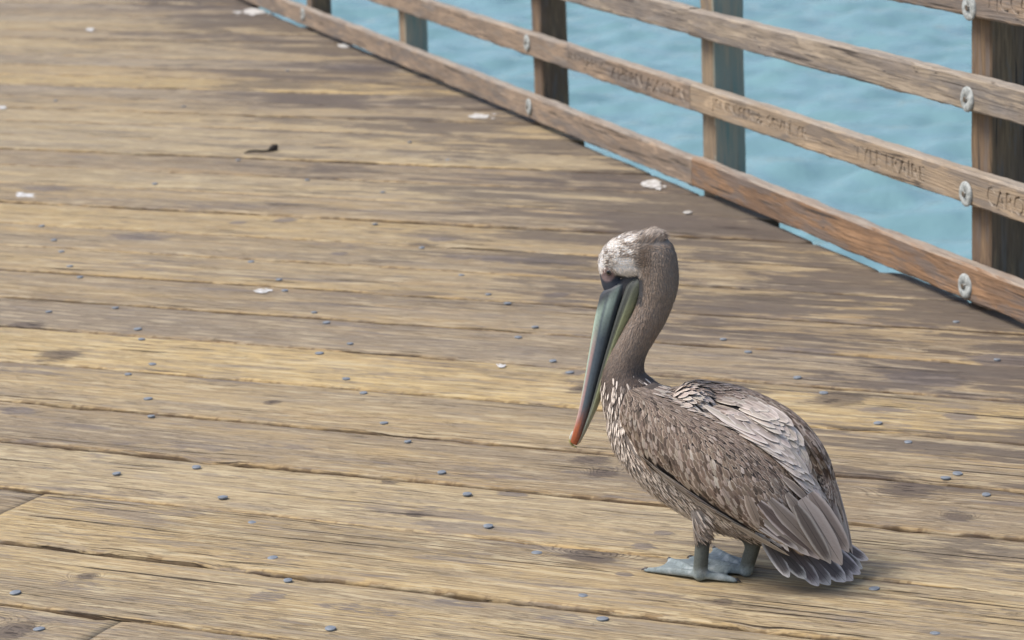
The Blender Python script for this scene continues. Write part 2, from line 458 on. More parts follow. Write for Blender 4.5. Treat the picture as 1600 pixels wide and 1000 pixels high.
GAPS = [(885, 1100), (1180, 1390), (385, 470), (1098, 1112)]     # picture columns where water shows under the bottom rail
planks = {}
JOINT = {plank_index(3.85): [sn(38, 786)[0]], plank_index(3.26): [sn(166, 983)[0]]}
for i in range(len(PB) - 1):
    n0, n1 = PB[i], PB[i + 1]; nm = (n0 + n1) / 2
    # railing end: P.nR = D_e  ->  s (dP.nR) + n (nP.nR) = D_e
    uend = None
    s_r = (D0 + .02 - nm * (nP @ nR)) / (dP @ nR)
    u, v = proj([*(dP * s_r + nP * nm), 0])
    open_ = any(a <= u <= b for a, b in GAPS)
    De = D0 + (random.uniform(.017, .021) if open_ else random.uniform(.05, .08))
    s_end = (De - nm * (nP @ nR)) / (dP @ nR)
    # left side: until well outside the frame
    lo, hi = s_end, s_end + 30
    for _ in range(50):
        md = (lo + hi) / 2
        uu, _v = proj([*(dP * md + nP * nm), 0])
        if uu > -60 - 2600 / (1 + nm * .3): lo = md
        else: hi = md
    s_left = max(lo + 1.8, s_end + 2)
    cuts = sorted(JOINT.get(i, []))
    st = [s_end] + cuts + [s_left]
    for a, b in zip(st[:-1], st[1:]):
        o = board(i, n0, n1, a + (.0009 if a != s_end else 0), b - (.0009 if b != s_left else 0))
        planks.setdefault(i, []).append((a, b, o))
# skew the railing ends of the boards to the line of the rail
for i, L in planks.items():
    a, b, o = L[0]; me = o.data; nm = (PB[i] + PB[i + 1]) / 2; k = -(nP @ nR) / (dP @ nR)
    for v in me.vertices:
        xy = np.array(v.co[:2]); s, n = xy @ dP, xy @ nP
        t = max(0, 1 - (s - a) / 1.0)
        ns = s + t * k * (n - nm)
        xy = dP * ns + nP * n; v.co[0], v.co[1] = xy

# timbers the boards are nailed to, just below
def box(bm, a, b):
    vs = [bm.verts.new((x, y, z)) for x in (a[0], b[0]) for y in (a[1], b[1]) for z in (a[2], b[2])]
    for f in ((0, 1, 3, 2), (4, 6, 7, 5), (0, 4, 5, 1), (2, 3, 7, 6), (0, 2, 6, 4), (1, 5, 7, 3)):
        bm.faces.new([vs[q] for q in f])
for k in range(0, 9):
    bm = bmesh.new(); box(bm, (1.0, -.07, -.38), (19, .07, -.0805))
    o = bm_obj('joist', bm, M_POSTD, deck)
    off = D0 - .35 - k * .9
    p = nR * off
    o.location = (p[0], p[1], 0); o.rotation_euler = (0, 0, math.atan2(dR[1], dR[0]))

# nails
NAILS = [(215,514),(221,530),(238,569),(200,585),(231,623),(237,650),(307,730),(348,777),(182,740),(394,817),(426,872),(450,907),(24,926),(61,983),(516,982),
(510,504),(547,537),(499,552),(541,592),(568,614),(600,661),(637,690),(690,738),(730,772),(763,822),(839,864),(911,931),(941,967),(836,511),(810,527),(864,564),
(890,582),(659,387),(721,430),(763,460),(793,474),(392,409),(445,454),(491,488),(436,437),(68,352),(84,375),(96,393),(109,416),(180,481),(125,433),(76,487),
(1130,530),(1169,550),(1246,590),(1287,614),(1372,661),(1419,691),(1496,740),(1474,750),(1541,773),(1366,920),(1461,990),(1558,562),(1494,503),
(87,157),(287,166),(586,350),(598,300),(480,281),(242,287),(372,250),(450,110),(640,222),(700,250)]
def nail_mesh():
    bm = bmesh.new()
    c = bm.verts.new((0, 0, .0030)); R1, R2 = [], []
    for k in range(12):
        a = k * math.pi / 6; q = 1 + random.uniform(-.06, .06)
        R1.append(bm.verts.new((.0068 * q * math.cos(a), .0068 * q * math.sin(a), .0028)))
        R2.append(bm.verts.new((.0074 * q * math.cos(a), .0074 * q * math.sin(a), .0006)))
    R3 = [bm.verts.new((v.co.x * .8, v.co.y * .8, -.006)) for v in R2]
    for k in range(12):
        j = (k + 1) % 12
        bm.faces.new((c, R1[k], R1[j])); bm.faces.new((R1[k], R2[k], R2[j], R1[j])); bm.faces.new((R2[k], R3[k], R3[j], R2[j]))
    me = bpy.data.meshes.new('nail'); bm.to_mesh(me); bm.free(); me.materials.append(M_NAIL)
    me.polygons.foreach_set('use_smooth', [True] * len(me.polygons))
    return me
nail_me = [nail_mesh() for _ in range(3)]
for (u, v) in NAILS:
    s, n = sn(u, v); i = plank_index(n)
    par = next((o for a, b, o in planks[i] if a <= s <= b), planks[i][0][2])
    o = bpy.data.objects.new('nail', random.choice(nail_me)); p = gnd(u, v)
    if n - PB[i] < .03: p[:2] += nP * (.03 - (n - PB[i]))
    if PB[i + 1] - n < .03: p[:2] -= nP * (.03 - (PB[i + 1] - n))
    o.location = (p[0], p[1], .0004)
    o.rotation_euler = (random.uniform(-.08, .08), random.uniform(-.08, .08), random.uniform(0, 6)); k = random.uniform(.85, 1.1)
    o.scale = (k * 1.32, k * 1.22, .5)
    link(o, par)

# bird droppings on the boards
w = NT('dropping_white'); _a = w.noise(w.n('ShaderNodeTexCoord', 3), 60, 4)
M_DROP = w.set(Base_Color=w.mix(w.ss(_a, .35, .6), (.36, .33, .28), (.62, .61, .59)), Roughness=.8)
def splat(u, v, a, b):
    c = gnd(u, v); ax = gnd(u + a, v) - c; by = gnd(u, v - b) - c
    vs, fs = [], []
    def blob(cx, cy, rr):
        k0 = len(vs); N = 18; ph = random.uniform(0, 9)
        vs.append((c + ax * cx + by * cy) + np.array([0, 0, .0018]))
        for k in range(N):
            t = k * 2 * math.pi / N
            q = rr * (1 + .45 * noise.noise(Vector((math.cos(t) * 1.6 + ph, math.sin(t) * 1.6, ph))))
            vs.append(c + ax * (cx + q * math.cos(t)) + by * (cy + q * math.sin(t)) + np.array([0, 0, .0007]))
        for k in range(N): fs.append((k0, k0 + 1 + k, k0 + 1 + (k + 1) % N))
    blob(0, 0, .8)
    for _ in range(4): blob(random.uniform(-1.1, 1.1), random.uniform(-1, 1), random.uniform(.1, .35))
    i = plank_index(sn(u, v)[1])
    mesh_obj('bird_dropping', vs, fs, M_DROP, planks[i][0][2], True)
for q in [(750, 182, 20, 4), (1019, 287, 19, 8), (398, 18, 26, 5), (408, 455, 15, 4), (538, 72, 12, 3), (40, 305, 20, 3.5), (3, 168, 9, 3),
          (783, 572, 8, 3), (1075, 332, 7, 2.5), (141, 46, 8, 3)]: splat(*q)

# ------------------------------------------------------------------ railing
rail_o = nR * D0
railing = empty('pier_railing', (rail_o[0], rail_o[1], 0))
railing.rotation_euler = (0, 0, math.atan2(dR[1], dR[0]))     # local X along the rail (away), local Y = deck side(+) / sea side(-)
railing['label'] = 'weathered four-rail timber railing along the edge of the deck, names carved in its rails'
railing['category'] = 'railing'
def on_rail(u, v, D):
    d = ray(u, v); t = D / (d[:2] @ nR); P = CAM + d * t
    return P[:2] @ dR, P[2]
POST_D = D0 + .042
S_POST = [on_rail(u, 100, POST_D)[0] for u in (1517, 1095.5, 833, 625.5, 484)]
S_POST = [s - .1 for s in S_POST]
bay = (S_POST[0] - S_POST[3]) / -3
S_POST = [S_POST[0] - bay] + S_POST + [S_POST[4] + bay, S_POST[4] + 2 * bay]
def rough_box(L, W, H, nseg, amp, seed, bev=.004):
    """long squared timber, X 0..L, Y -W..0, Z 0..H, arrises knocked off, faces slightly uneven"""
    prof = [(-bev, 0), (0, bev), (0, H * .35), (0, H * .7), (0, H - bev), (-bev, H), (-W * .5, H), (-W + bev, H), (-W, H - bev), (-W, H * .5), (-W, bev), (-W + bev, 0), (-W * .5, 0)]
    vs, fs = [], []; m = len(prof)
    for a in range(nseg + 1):
        x = L * a / nseg
        bow = .003 * noise.noise(Vector((x * .9, seed, 3)))
        for k, (y, z) in enumerate(prof):
            d = amp * noise.noise(Vector((x * 7, k * 2.3, seed))) + amp * .6 * noise.noise(Vector((x * 26, k * 2.3, seed + 9)))
            cy, cz = -W / 2, H / 2; q = 1 + d / (.5 * min(W, H))
            vs.append((x, cy + (y - cy) * q, cz + (z - cz) * q + bow))
    for a in range(nseg):
        for k in range(m):
            fs.append((a * m + k, (a + 1) * m + k, (a + 1) * m + (k + 1) % m, a * m + (k + 1) % m))
    fs.append(tuple(range(m))); fs.append(tuple(nseg * m + k for k in range(m - 1, -1, -1)))
    return vs, fs
def fix_normals(o):
    b = bmesh.new(); b.from_mesh(o.data); bmesh.ops.recalc_face_normals(b, faces=b.faces); b.to_mesh(o.data); b.free()

# posts: standing on the sea side of the rails, long axis built along X then stood up
for k, s in enumerate(S_POST):
    H = 1.75
    vs, fs = rough_box(H, .1, .1, 40, .0016, 3.3 * k)
    kind = 'weathered_post' if k % 2 == 0 else 'dark_post'
    o = mesh_obj('post', vs, fs, [M_POSTT, M_TEAL] if k % 2 == 0 else [M_POSTD], railing)
    fix_normals(o)
    # X->up ; Y(-.1..0) -> local Y ; Z(0..H) -> local -X... 
    o.matrix_local = Matrix(((0, 0, 1, s), (0, 1, 0, -.042), (1, 0, 0, -.75), (0, 0, 0, 1)))
    if k % 2 == 0:
        for p in o.data.polygons:
            if p.normal.z < -.5: p.material_index = 1
        o['label'] = 'weathered tan post with worn teal paint on one side'
    else:
        o['label'] = 'dark brown post with bolted rails'
RZ = [(.020, .088), (.252, .080), (.479, .081), (.700, .090)]
JS = [S_POST[0] - .6, S_POST[2] + .09, S_POST[4] + .09, S_POST[6] + .05, S_POST[7] + .3]
rail_mats = [[M_RAILR, M_RAIL, M_RAIL, M_RAIL], [M_RAILT, M_RAIL, M_RAIL, M_RAIL], [M_RAILG, M_RAILG, M_RAIL, M_RAIL], [M_RAIL, M_RAILG, M_RAIL, M_RAIL]]
rails = {}
for r, (z, h) in enumerate(RZ):
    for j in range(4):
        L = JS[j + 1] - JS[j] - .004
        vs, fs = rough_box(L, .040, h + random.uniform(-.002, .002), int(L / .025), .0015, 11 * r + 3.7 * j, .005)
        o = mesh_obj('rail', vs, fs, rail_mats[r][j], railing)
        fix_normals(o)
        o.location = (JS[j] + .002, random.uniform(-.001, .002), z + random.uniform(-.003, .003))
        rails[(r, j)] = o

# washers with bolt heads at the dark posts
def washer_mesh():
    prof = [(.0, .009), (.007, .009), (.0075, .004), (.0088, .0042), (.0100, .0062), (.0225, .0062), (.0270, .0052), (.0300, .003), (.0305, .0)]
    N = 24; vs, fs = [], []
    for i, (r, z) in enumerate(prof[1:]):
        for k in range(N):
            a = k * 2 * math.pi / N
            zz = z
            if i in (3, 4, 5) and k % 12 < 2: zz = .0035
            vs.append((r * math.cos(a), zz, r * math.sin(a)))
    for i in range(len(prof) - 2):
        for k in range(N):
            fs.append((i * N + k, i * N + (k + 1) % N, (i + 1) * N + (k + 1) % N, (i + 1) * N + k))
    return vs, fs
def bolt_mesh():
    vs, fs = [], []
    for z, r in ((.002, .0082), (.0075, .0082), (.0090, .0062)):
        for k in range(6):
            a = k * math.pi / 3; vs.append((r * math.cos(a), z, r * math.sin(a)))
    for i in range(2):
        for k in range(6): fs.append((i * 6 + k, i * 6 + (k + 1) % 6, (i + 1) * 6 + (k + 1) % 6, (i + 1) * 6 + k))
    fs.append(tuple(range(12, 18)))
    return vs, fs
wv, wf = washer_mesh(); bv, bf = bolt_mesh()
wb_vs = wv + bv; wb_fs = wf + [tuple(i + len(wv) for i in f) for f in bf]
wash_me = None
for px in ([(1508, 447), (1509, 303), (1512, 155), (1514, 12)], [(826, 167), (823, 67), None, None], [(473, 22), None, None, None]):
    for r, q in enumerate(px):
        if q is None:
            s = on_rail(px[0][0], px[0][1], D0)[0]; z = RZ[r][0] + RZ[r][1] * .5
        else: s, z = on_rail(q[0], q[1], D0 - .003)
        j = max(k for k in range(4) if JS[k] <= s)
        par = rails[(r, j)]
        if wash_me is None:
            o = mesh_obj('washer', wb_vs, wb_fs, [M_GALV, M_RUST], par, True); fix_normals(o); wash_me = o.data
            for p in wash_me.polygons:
                if p.index >= len(wf): p.material_index = 1; p.use_smooth = False
        else:
            o = bpy.data.objects.new('washer', wash_me); link(o, par)
        o.location = (s - par.location.x, .0015 , z - par.location.z)
        o.rotation_euler = (random.uniform(-.04, .04), random.uniform(0, 6), random.uniform(-.05, .05))

# names routed into the rails: sunk lettering cut with a boolean
def carve(txt, r, u0, u1, fill=.50, lift=.5, up=True):
    """cut txt into the deck side face of rail r between picture columns u0 and u1"""
    zc = RZ[r][0] + RZ[r][1] * lift
    def s_at(u):
        d = ray(u, 0); lo, hi = 3.0, 20.0
        for _ in range(40):
            m = (lo + hi) / 2
            if proj([*(nR * D0 + dR * m), zc])[0] > u: lo = m
            else: hi = m
        return lo
    sa, sb = s_at(u0), s_at(u1)                      # sa > sb
    cu = bpy.data.curves.new('lettering', 'FONT'); cu.body = txt; cu.size = 1; cu.extrude = .5
    cu.resolution_u = 2
    t = bpy.data.objects.new('lettering', cu); COL.objects.link(t)
    dg = bpy.context.evaluated_depsgraph_get()
    me = bpy.data.meshes.new_from_object(t.evaluated_get(dg))
    bpy.data.objects.remove(t)
    co = np.array([v.co[:] for v in me.vertices])
    w0, h0 = co[:, 0].min(), co[:, 0].max(); y0, y1 = co[:, 1].min(), co[:, 1].max()
    H = RZ[r][1] * fill
    j = max(k for k in range(4) if JS[k] <= (sa + sb) / 2); par = rails[(r, j)]
    for v in me.vertices:
        x = sa + (sb - sa) * (v.co.x - w0) / (h0 - w0)
        z = zc + H * ((v.co.y - y0) / (y1 - y0) * (1 + .25 * noise.noise(Vector((x * 40, r, 1)))) - .5 + .22 * noise.noise(Vector((x * 28, r, 5))))
        y = .008 if v.co.z > 0 else -.0055
        v.co = (x - par.location.x, y, z - par.location.z)
    b = bmesh.new(); b.from_mesh(me); bmesh.ops.remove_doubles(b, verts=b.verts, dist=1e-6); bmesh.ops.recalc_face_normals(b, faces=b.faces); b.to_mesh(me); b.free()
    return par, me
CARVE = {}
for args in [('JENNIFER & SEVELYR', 1, 1112, 1262, .5, .5), ('TYLE FRAIRE', 1, 1335, 1445, .5, .5), ('CAROL', 1, 1542, 1612, .55, .5),
             ('MCCO', 3, 1545, 1612, .55, .55), ('JIM YEARLY', 1, 886, 942, .5, .5), ('AHERN AX', 1, 955, 1030, .5, .5), ('STAN', 1, 1035, 1070, .5, .5)]:
    par, me = carve(*args)
    CARVE.setdefault(par.name, []).append(me)
for nm, mes in CARVE.items():
    par = bpy.data.objects[nm]; old = par.data
    cut = bmesh.new()
    for me in mes: cut.from_mesh(me)
    cm = bpy.data.meshes.new('cut'); cut.to_mesh(cm); cut.free()
    co = bpy.data.objects.new('cut', cm); COL.objects.link(co); co.matrix_world = par.matrix_local
    co.parent = par.parent; co.matrix_local = par.matrix_local
    md = par.modifiers.new('carve', 'BOOLEAN'); md.object = co; md.operation = 'DIFFERENCE'; md.solver = 'EXACT'; md.use_self = True
    bpy.context.view_layer.update()
    dg = bpy.context.evaluated_depsgraph_get()
    new = bpy.data.meshes.new_from_object(par.evaluated_get(dg))
    par.modifiers.clear()
    if len(new.polygons) > 50: par.data = new
    bpy.data.objects.remove(co)

# ------------------------------------------------------------------ pelican
# local frame: x forward, y to the bird's left, z up; the bird faces left and a little away
TH = math.radians(26)
BO = np.array([.335, 4.205, 0.0])
bF = np.array([-math.cos(TH), math.sin(TH), 0]); bL = np.array([-math.sin(TH), -math.cos(TH), 0]); bU = np.array([0, 0, 1.0])
def P(u, v, y=0.0):
    """point on the bird's lengthwise plane y, as measured in the photograph"""
    d = ray(u, v); t = (y + (BO - CAM) @ bL) / (d @ bL)
    W = CAM + d * t - BO
    return np.array([W @ bF, y, W[2]])
def toW(p): return BO + bF * p[0] + bL * p[1] + bU * p[2]
def pxof(p, sag=True):
    q = np.array([p[0], 0.0 if sag else p[1], p[2]])
    return proj(toW(q))
def G(u, v):
    W = gnd(u, v) - BO
    return np.array([W @ bF, W @ bL, 0.0])
PX = 1 / 925.0

pelican = empty('pelican', tuple(BO))
pelican.matrix_world = Matrix(((bF[0], bL[0], 0, BO[0]), (bF[1], bL[1], 0, BO[1]), (0, 0, 1, 0), (0, 0, 0, 1)))
pelican['label'] = 'brown pelican standing on the boardwalk with its long bill tucked down against its neck'
pelican['category'] = 'bird'

bulk = bmesh.new()
_ico = bmesh.new(); bmesh.ops.create_icosphere(_ico, subdivisions=3, radius=1)
ICO_V = np.array([v.co[:] for v in _ico.verts]); ICO_F = [tuple(v.index for v in f.verts) for f in _ico.faces]; _ico.free()
def blob(c, rx, ry, rz, axis=None):
    """ellipsoid; axis = forward direction of its first radius in the xz plane"""
    V = ICO_V * np.array([rx, ry, rz])
    if axis is not None:
        a = np.array(axis, float); a /= np.linalg.norm(a)
        y = np.array([0, 1.0, 0]); zz = np.cross(a, y); zz /= np.linalg.norm(zz); yy = np.cross(zz, a)
        V = V @ np.array([a, yy, zz])
    vs = [bulk.verts.new(tuple(p + c)) for p in V]
    for f in ICO_F: bulk.faces.new([vs[i] for i in f])
def lerp_chain(st, n):
    """st rows interpolated with Catmull-Rom"""
    st = np.array(st, float); out = []
    m = len(st)
    for i in range(m - 1):
        p0, p1, p2, p3 = st[max(i - 1, 0)], st[i], st[i + 1], st[min(i + 2, m - 1)]
        for k in range(n):
            t = k / n
            out.append(.5 * (2 * p1 + (p2 - p0) * t + (2 * p0 - 5 * p1 + 4 * p2 - p3) * t * t + (3 * p1 - p0 - 3 * p2 + p3) * t ** 3))
    out.append(st[-1]); return np.array(out)
# head and neck: u, v, radius in the picture (px), sideways radius (px)
NECK = [(1000, 440, 14, 9.5), (985, 444, 14, 9.5), (966, 456, 13, 8.5), (957, 446, 16, 11.5), (952, 430, 15, 13), (958, 408, 24, 18), (976, 400, 33, 24), (999, 396, 36, 27), (1018, 398, 36, 28), (1026, 416, 34, 28), (1029, 444, 31, 27),
        (1024, 470, 28, 25), (1015, 494, 26.5, 25), (1000, 520, 26, 24), (986, 546, 26, 24), (977, 572, 30, 27), (976, 600, 37, 36), (990, 630, 47, 50)]
for u, v, r, l in lerp_chain(NECK, 5):
    blob(P(u, v), r * PX, l * PX, r * PX)
blob(P(1044, 640), 34 * PX, 40 * PX, 34 * PX); blob(P(1078, 644), 42 * PX, 52 * PX, 42 * PX)
BODY = [(990, 632, 48, 50), (1016, 668, 70, 74), (1058, 696, 86, 88), (1108, 722, 94, 94), (1160, 754, 88, 88), (1208, 786, 70, 74), (1250, 815, 44, 56), (1280, 836, 24, 42)]
ax = P(1250, 815) - P(1016, 668)
for u, v, r, l in lerp_chain(BODY, 5):
    blob(P(u, v), r * PX * .9, l * PX * .84, r * PX, ax)
# thighs, shanks
def limb(pts, n=6):
    for q in lerp_chain(pts, n):
        blob(q[:3], q[3], q[3], q[3])
LA, RA = G(1094, 908), G(1166, 902)               # where the two legs meet the deck
yl, yr = LA[1], RA[1]
def leg(u0, v0, u1, v1, A):
    y = A[1]
    t = P(u0, v0, y); k = P(u1, v1, y)
    limb([(*(t + [0, 0, .03]), .034), (*t, .026), (*k, .0155), (A[0] + (k[0] - A[0]) * .5, y, k[2] * .55), (A[0], y, .016)][:0] or
         [(*(t + np.array([0, -.2 * y, .035])), .030), (*t, .0195), (*k, .0135), (*((k + A) / 2 + np.array([0, 0, .006])), .0125), (A[0], y, .013, .0125)], 7)
leg(1100, 815, 1098, 842, LA); leg(1172, 830, 1176, 852, RA)
# webbed feet: toes as tapering rods, webs as thin sheets between them
def foot(heel, tips, webs):
    H = heel + np.array([0, 0, .010])
    for t in tips:
        T = t + np.array([0, 0, .0045])
        for k in range(16):
            a = k / 15; c = H * (1 - a) + T * a; c[2] += .004 * math.sin(a * math.pi)
            r = .0075 * (1 - a) + .0042 * a
            blob(c, r, r, r)
    for a, b in webs:
        A_, B_ = tips[a], tips[b]; n = 9
        for i in range(n + 1):
            for j in range(1, 14):
                q = j / 13; m = i / n
                sag = 1 - .12 * 4 * m * (1 - m) * 1.0
                e = (A_ * (1 - m) + B_ * m) * .96 + heel * .04
                c = heel * (1 - q * sag) + e * q * sag; c[2] = .0042 + .004 * (1 - q)
                blob(c, .0062, .0062, .0034)
FL = [G(1009, 894), G(1046, 878), G(1102, 870), G(1150, 911)]
foot(LA, FL, [(0, 1), (1, 2), (2, 3)])
FR = [G(1096, 893), G(1079, 875), G(1116, 861), G(1172, 880)]
foot(RA, FR, [(0, 1), (1, 2), (2, 3)])
bme = bpy.data.meshes.new('bulk'); bulk.to_mesh(bme); bulk.free()
tmp = bpy.data.objects.new('bulk', bme); COL.objects.link(tmp)
md = tmp.modifiers.new('r', 'REMESH'); md.mode = 'VOXEL'; md.voxel_size = .0028
md = tmp.modifiers.new('s', 'SMOOTH'); md.iterations = 5; md.factor = .5
dg = bpy.context.evaluated_depsgraph_get()
body_me = bpy.data.meshes.new_from_object(tmp.evaluated_get(dg)); body_me.name = 'body'
bpy.data.objects.remove(tmp)
body_me.polygons.foreach_set('use_smooth', [True] * len(body_me.polygons))
BV = np.empty(len(body_me.vertices) * 3, np.float32); body_me.vertices.foreach_get('co', BV); BV = BV.reshape(-1, 3)

def nz(x, y, z, s=1.0, o=0.0): return noise.noise(Vector((x * s + o, y * s, z * s)))
def smooth(a, b, x):
    t = min(1, max(0, (x - a) / (b - a))); return t * t * (3 - 2 * t)
def mixc(a, b, t): return tuple(a[i] * (1 - t) + b[i] * t for i in range(3))
BROWN, GREYB, WHITE, SLATE = (.135, .105, .085), (.205, .175, .150), (.80, .78, .75), (.035, .040, .052)
SKIN = (.20, .235, .225)
def body_colour(p, jit=1.0):
    x, y, z = p
    u, v = pxof(p)
    if z < .085 and v > 828:                                     # legs and feet
        t = smooth(.012, .03, z)
        n = nz(x, y, z, 120) * .5 + .5
        c = mixc((.165, .205, .21), (.085, .095, .085), t); n2 = nz(x, y, z, 260, 2)
        c = mixc(c, (.055, .06, .058), .55 * smooth(.1, .5, n2)); c = mixc(c, (.40, .45, .46), .6 * smooth(.15, .5, nz(x, y, z, 70, 8)) * (1 - t))
        c = mixc(c, (.27, .31, .31), .5 * n * (1 - t))
        if z > .055: c = mixc(c, (.055, .050, .045), smooth(.055, .075, z))
        return c
    if v < 470:                                                  # head
        n = nz(x, y, z, 130) * .6 + nz(x, y, z, 300, 5) * .5
        c = mixc(BROWN, GREYB, .5 + .5 * n)
        white = smooth(1016, 990, u + 18 * n) * smooth(448, 432, v + 6 * n)
        mott = .62 + 2.0 * n + .9 * nz(x, y, z, 55, 4) - .5 * smooth(970, 1000, u) * smooth(395, 375, v)
        c = mixc(c, WHITE, white * min(1, max(0, mott)))
        d = math.hypot((u - 986) / 15, (v - 416) / 14); c = mixc(c, (.85, .83, .81), .9 * smooth(1.3, .6, d + .8 * n))
        d = math.hypot((u - 1025) / 22, (v - 360) / 13); c = mixc(c, (.52, .49, .46), .75 * smooth(1.3, .5, d + .6 * n))
        d = math.hypot((u - 1015) / 16, (v - 396) / 24); c = mixc(c, (.085, .065, .052), .75 * smooth(1.4, .5, d + .5 * n))
        d = math.hypot((u - 940) / 9, (v - 414) / 18); c = mixc(c, (.82, .80, .78), smooth(1.3, .7, d))
        und = smooth(426, 433, v + .25 * abs(u - 985) * .3) * smooth(1018, 1010, u)
        c = mixc(c, (.040, .040, .044), und)
        # bare skin in front of and below the eye
        e = smooth(1.15, .9, math.hypot((u - 951) / 21, (v - 442) / 17))
        c = mixc(c, SLATE, e)
        ring = math.hypot((u - 954) / 10.5, (v - 426) / 11.5)
        c = mixc(c, (.26, .175, .165), smooth(1.2, .8, ring))
        return c
    n = nz(x, y, z, 90) * .6 + nz(x, y, z, 260, 3) * .5
    c = mixc((.125, .098, .082), (.20, .168, .145), .5 + .5 * n)
    c = mixc(c, (.058, .043, .036), .85 * smooth(535, 590, v) * (1 - smooth(612, 640, v)))
    belly = smooth(600, 780, v - .35 * (u - 960))
    c = mixc(c, mixc((.16, .13, .115), (.42, .385, .35), .5 + n), belly * .8)
    return c
cols = np.ones((len(BV), 4), np.float32)
for i, p in enumerate(BV): cols[i, :3] = body_colour(p)
_k = cols[:, :3]; cols[:, :3] = np.clip(_k * 1.4 / (1 + .6 * _k), 0, .78)
set_attr(body_me, 'Col', 'FLOAT_COLOR', cols)

def skin_mat():
    w = NT('pelican_skin_and_down')
    c = w.attr('Col', 0); Pn = w.n('ShaderNodeTexCoord', 3)
    a = w.noise(Pn, 420, 3, .6); b = w.noise(Pn, 150, 4, .6)
    col = w.mix(w.math('MULTIPLY', w.ss(a, .35, .65), .35), c, w.mix(1.0, c, (.55, .55, .55), 'MULTIPLY'))
    w.set(Base_Color=col, Roughness=.72, Normal=w.bump(w.math('ADD', a, b), .0012, .6))
    w.b.inputs['Specular IOR Level'].default_value = .3
    return w.m
M_SKIN = skin_mat(); body_me.materials.append(M_SKIN)
body = link(bpy.data.objects.new('body', body_me), pelican)
BVH = BVHTree.FromPolygons([tuple(map(float, p)) for p in BV], [tuple(p.vertices) for p in body_me.polygons])

# ---- feathers
def feather_mat():
    w = NT('feather')
    c = w.attr('Col', 0); tipc = w.attr('Tip', 0)
    uv = w.n('ShaderNodeUVMap', 0, {'uv_map': 'UVMap'})
    s = w.t.nodes.new('ShaderNodeSeparateXYZ'); w.put(s.inputs[0], uv)
    q = w.math('ABSOLUTE', w.math('SUBTRACT', s.outputs[0], .5)); v = s.outputs[1]
    Pn = w.n('ShaderNodeTexCoord', 3)
    big = w.noise(Pn, 90, 3, .6)
    barb = w.math('SINE', w.math('MULTIPLY', w.math('ADD', v, w.math('MULTIPLY', q, -.45)), 210.0))
    bn = w.noise(w.n('ShaderNodeCombineXYZ', 0, X=w.math('MULTIPLY', q, 3), Y=w.math('MULTIPLY', w.math('ADD', v, w.math('MULTIPLY', q, -.5)), 60), Z=w.math('MULTIPLY', big, 9)), 1, 3, .6)
    e = w.math('MAXIMUM', w.ss(w.math('ADD', q, w.math('MULTIPLY_ADD', bn, .16, -.08)), .26, .45), w.ss(w.math('ADD', v, w.math('MULTIPLY_ADD', bn, .2, -.1)), .82, .98))
    col = w.mix(w.math('MULTIPLY', e, .9), c, tipc)
    col = w.mix(w.math('MULTIPLY', w.ss(bn, .4, .7), .30), col, w.mix(1.0, col, (.5, .5, .5), 'MULTIPLY'))
    col = w.mix(w.math('MULTIPLY', w.ss(q, .035, .012), .6), col, (.045, .036, .032))
    w.set(Base_Color=col, Roughness=.62, Normal=w.bump(w.math('ADD', w.math('MULTIPLY', barb, .06), bn), .0006, .5))
    w.b.inputs['Specular IOR Level'].default_value = .35
    return w.m
M_FEA = feather_mat()

def lift_c(c):
    c = np.array(c, np.float32); return np.clip(c * 1.5 / (1 + .5 * c), 0, .80) * np.array([1.10, 1.0, .90])

class Feathers:
    """collects many small feathers into one mesh"""
    def __init__(self): self.v, self.f, self.c, self.t, self.uv = [], [], [], [], []
    def add(self, base, d, nrm, L, W, col, tip, lift0=.001, lift1=.004, curve=.0, nl=4, crown=.18, blunt=.5, side=0.0):
        d = d / np.linalg.norm(d); nrm = nrm - d * (nrm @ d); nrm = nrm / np.linalg.norm(nrm)
        b = np.cross(d, nrm); k0 = len(self.v)
        for i in range(nl + 1):
            t = i / nl
            hw = .5 * W * (min(1, .45 + 2.2 * t) if t < .5 else (1 - ((t - .5) / .5) ** 2.4 * (1 - blunt * .35)))
            if i == nl: hw *= .38 + .25 * max(0, blunt - .5) * 2
            cc = base + d * (L * t) + nrm * (lift0 + (lift1 - lift0) * t - curve * L * t * t) + b * (side * L * t * t)
            for j, q in enumerate((-1, 0, 1)):
                self.v.append(cc + b * (hw * q) + nrm * (crown * hw * (1 - abs(q))) - (d * hw * .55 if (abs(q) == 1 and i == nl) else 0))
                self.uv.append((.5 + .5 * q, t))
        for i in range(nl):
            for j in range(2):
                a = k0 + i * 3 + j
                self.f.append((a, a + 1, a + 4, a + 3))
        self.c += [col] * (3 * (nl + 1)); self.t += [tip] * (3 * (nl + 1))
    def build(self, name, parent, origin=None):
        o = mesh_obj(name, self.v, self.f, M_FEA, parent, True)
        me = o.data
        C = np.ones((len(self.v), 4), np.float32); C[:, :3] = lift_c(self.c); set_attr(me, 'Col', 'FLOAT_COLOR', C)
        C[:, :3] = lift_c(self.t); set_attr(me, 'Tip', 'FLOAT_COLOR', C)
        uvl = me.uv_layers.new(name='UVMap')
        li = np.empty(len(me.loops), np.int32); me.loops.foreach_get('vertex_index', li)
        uvl.data.foreach_set('uv', np.array(self.uv, np.float32)[li].ravel())
        return o
def jit(c, k=.12):
    f = 1 + random.uniform(-k, k); return tuple(max(0, x * f * (1 + random.uniform(-.03, .03))) for x in c)

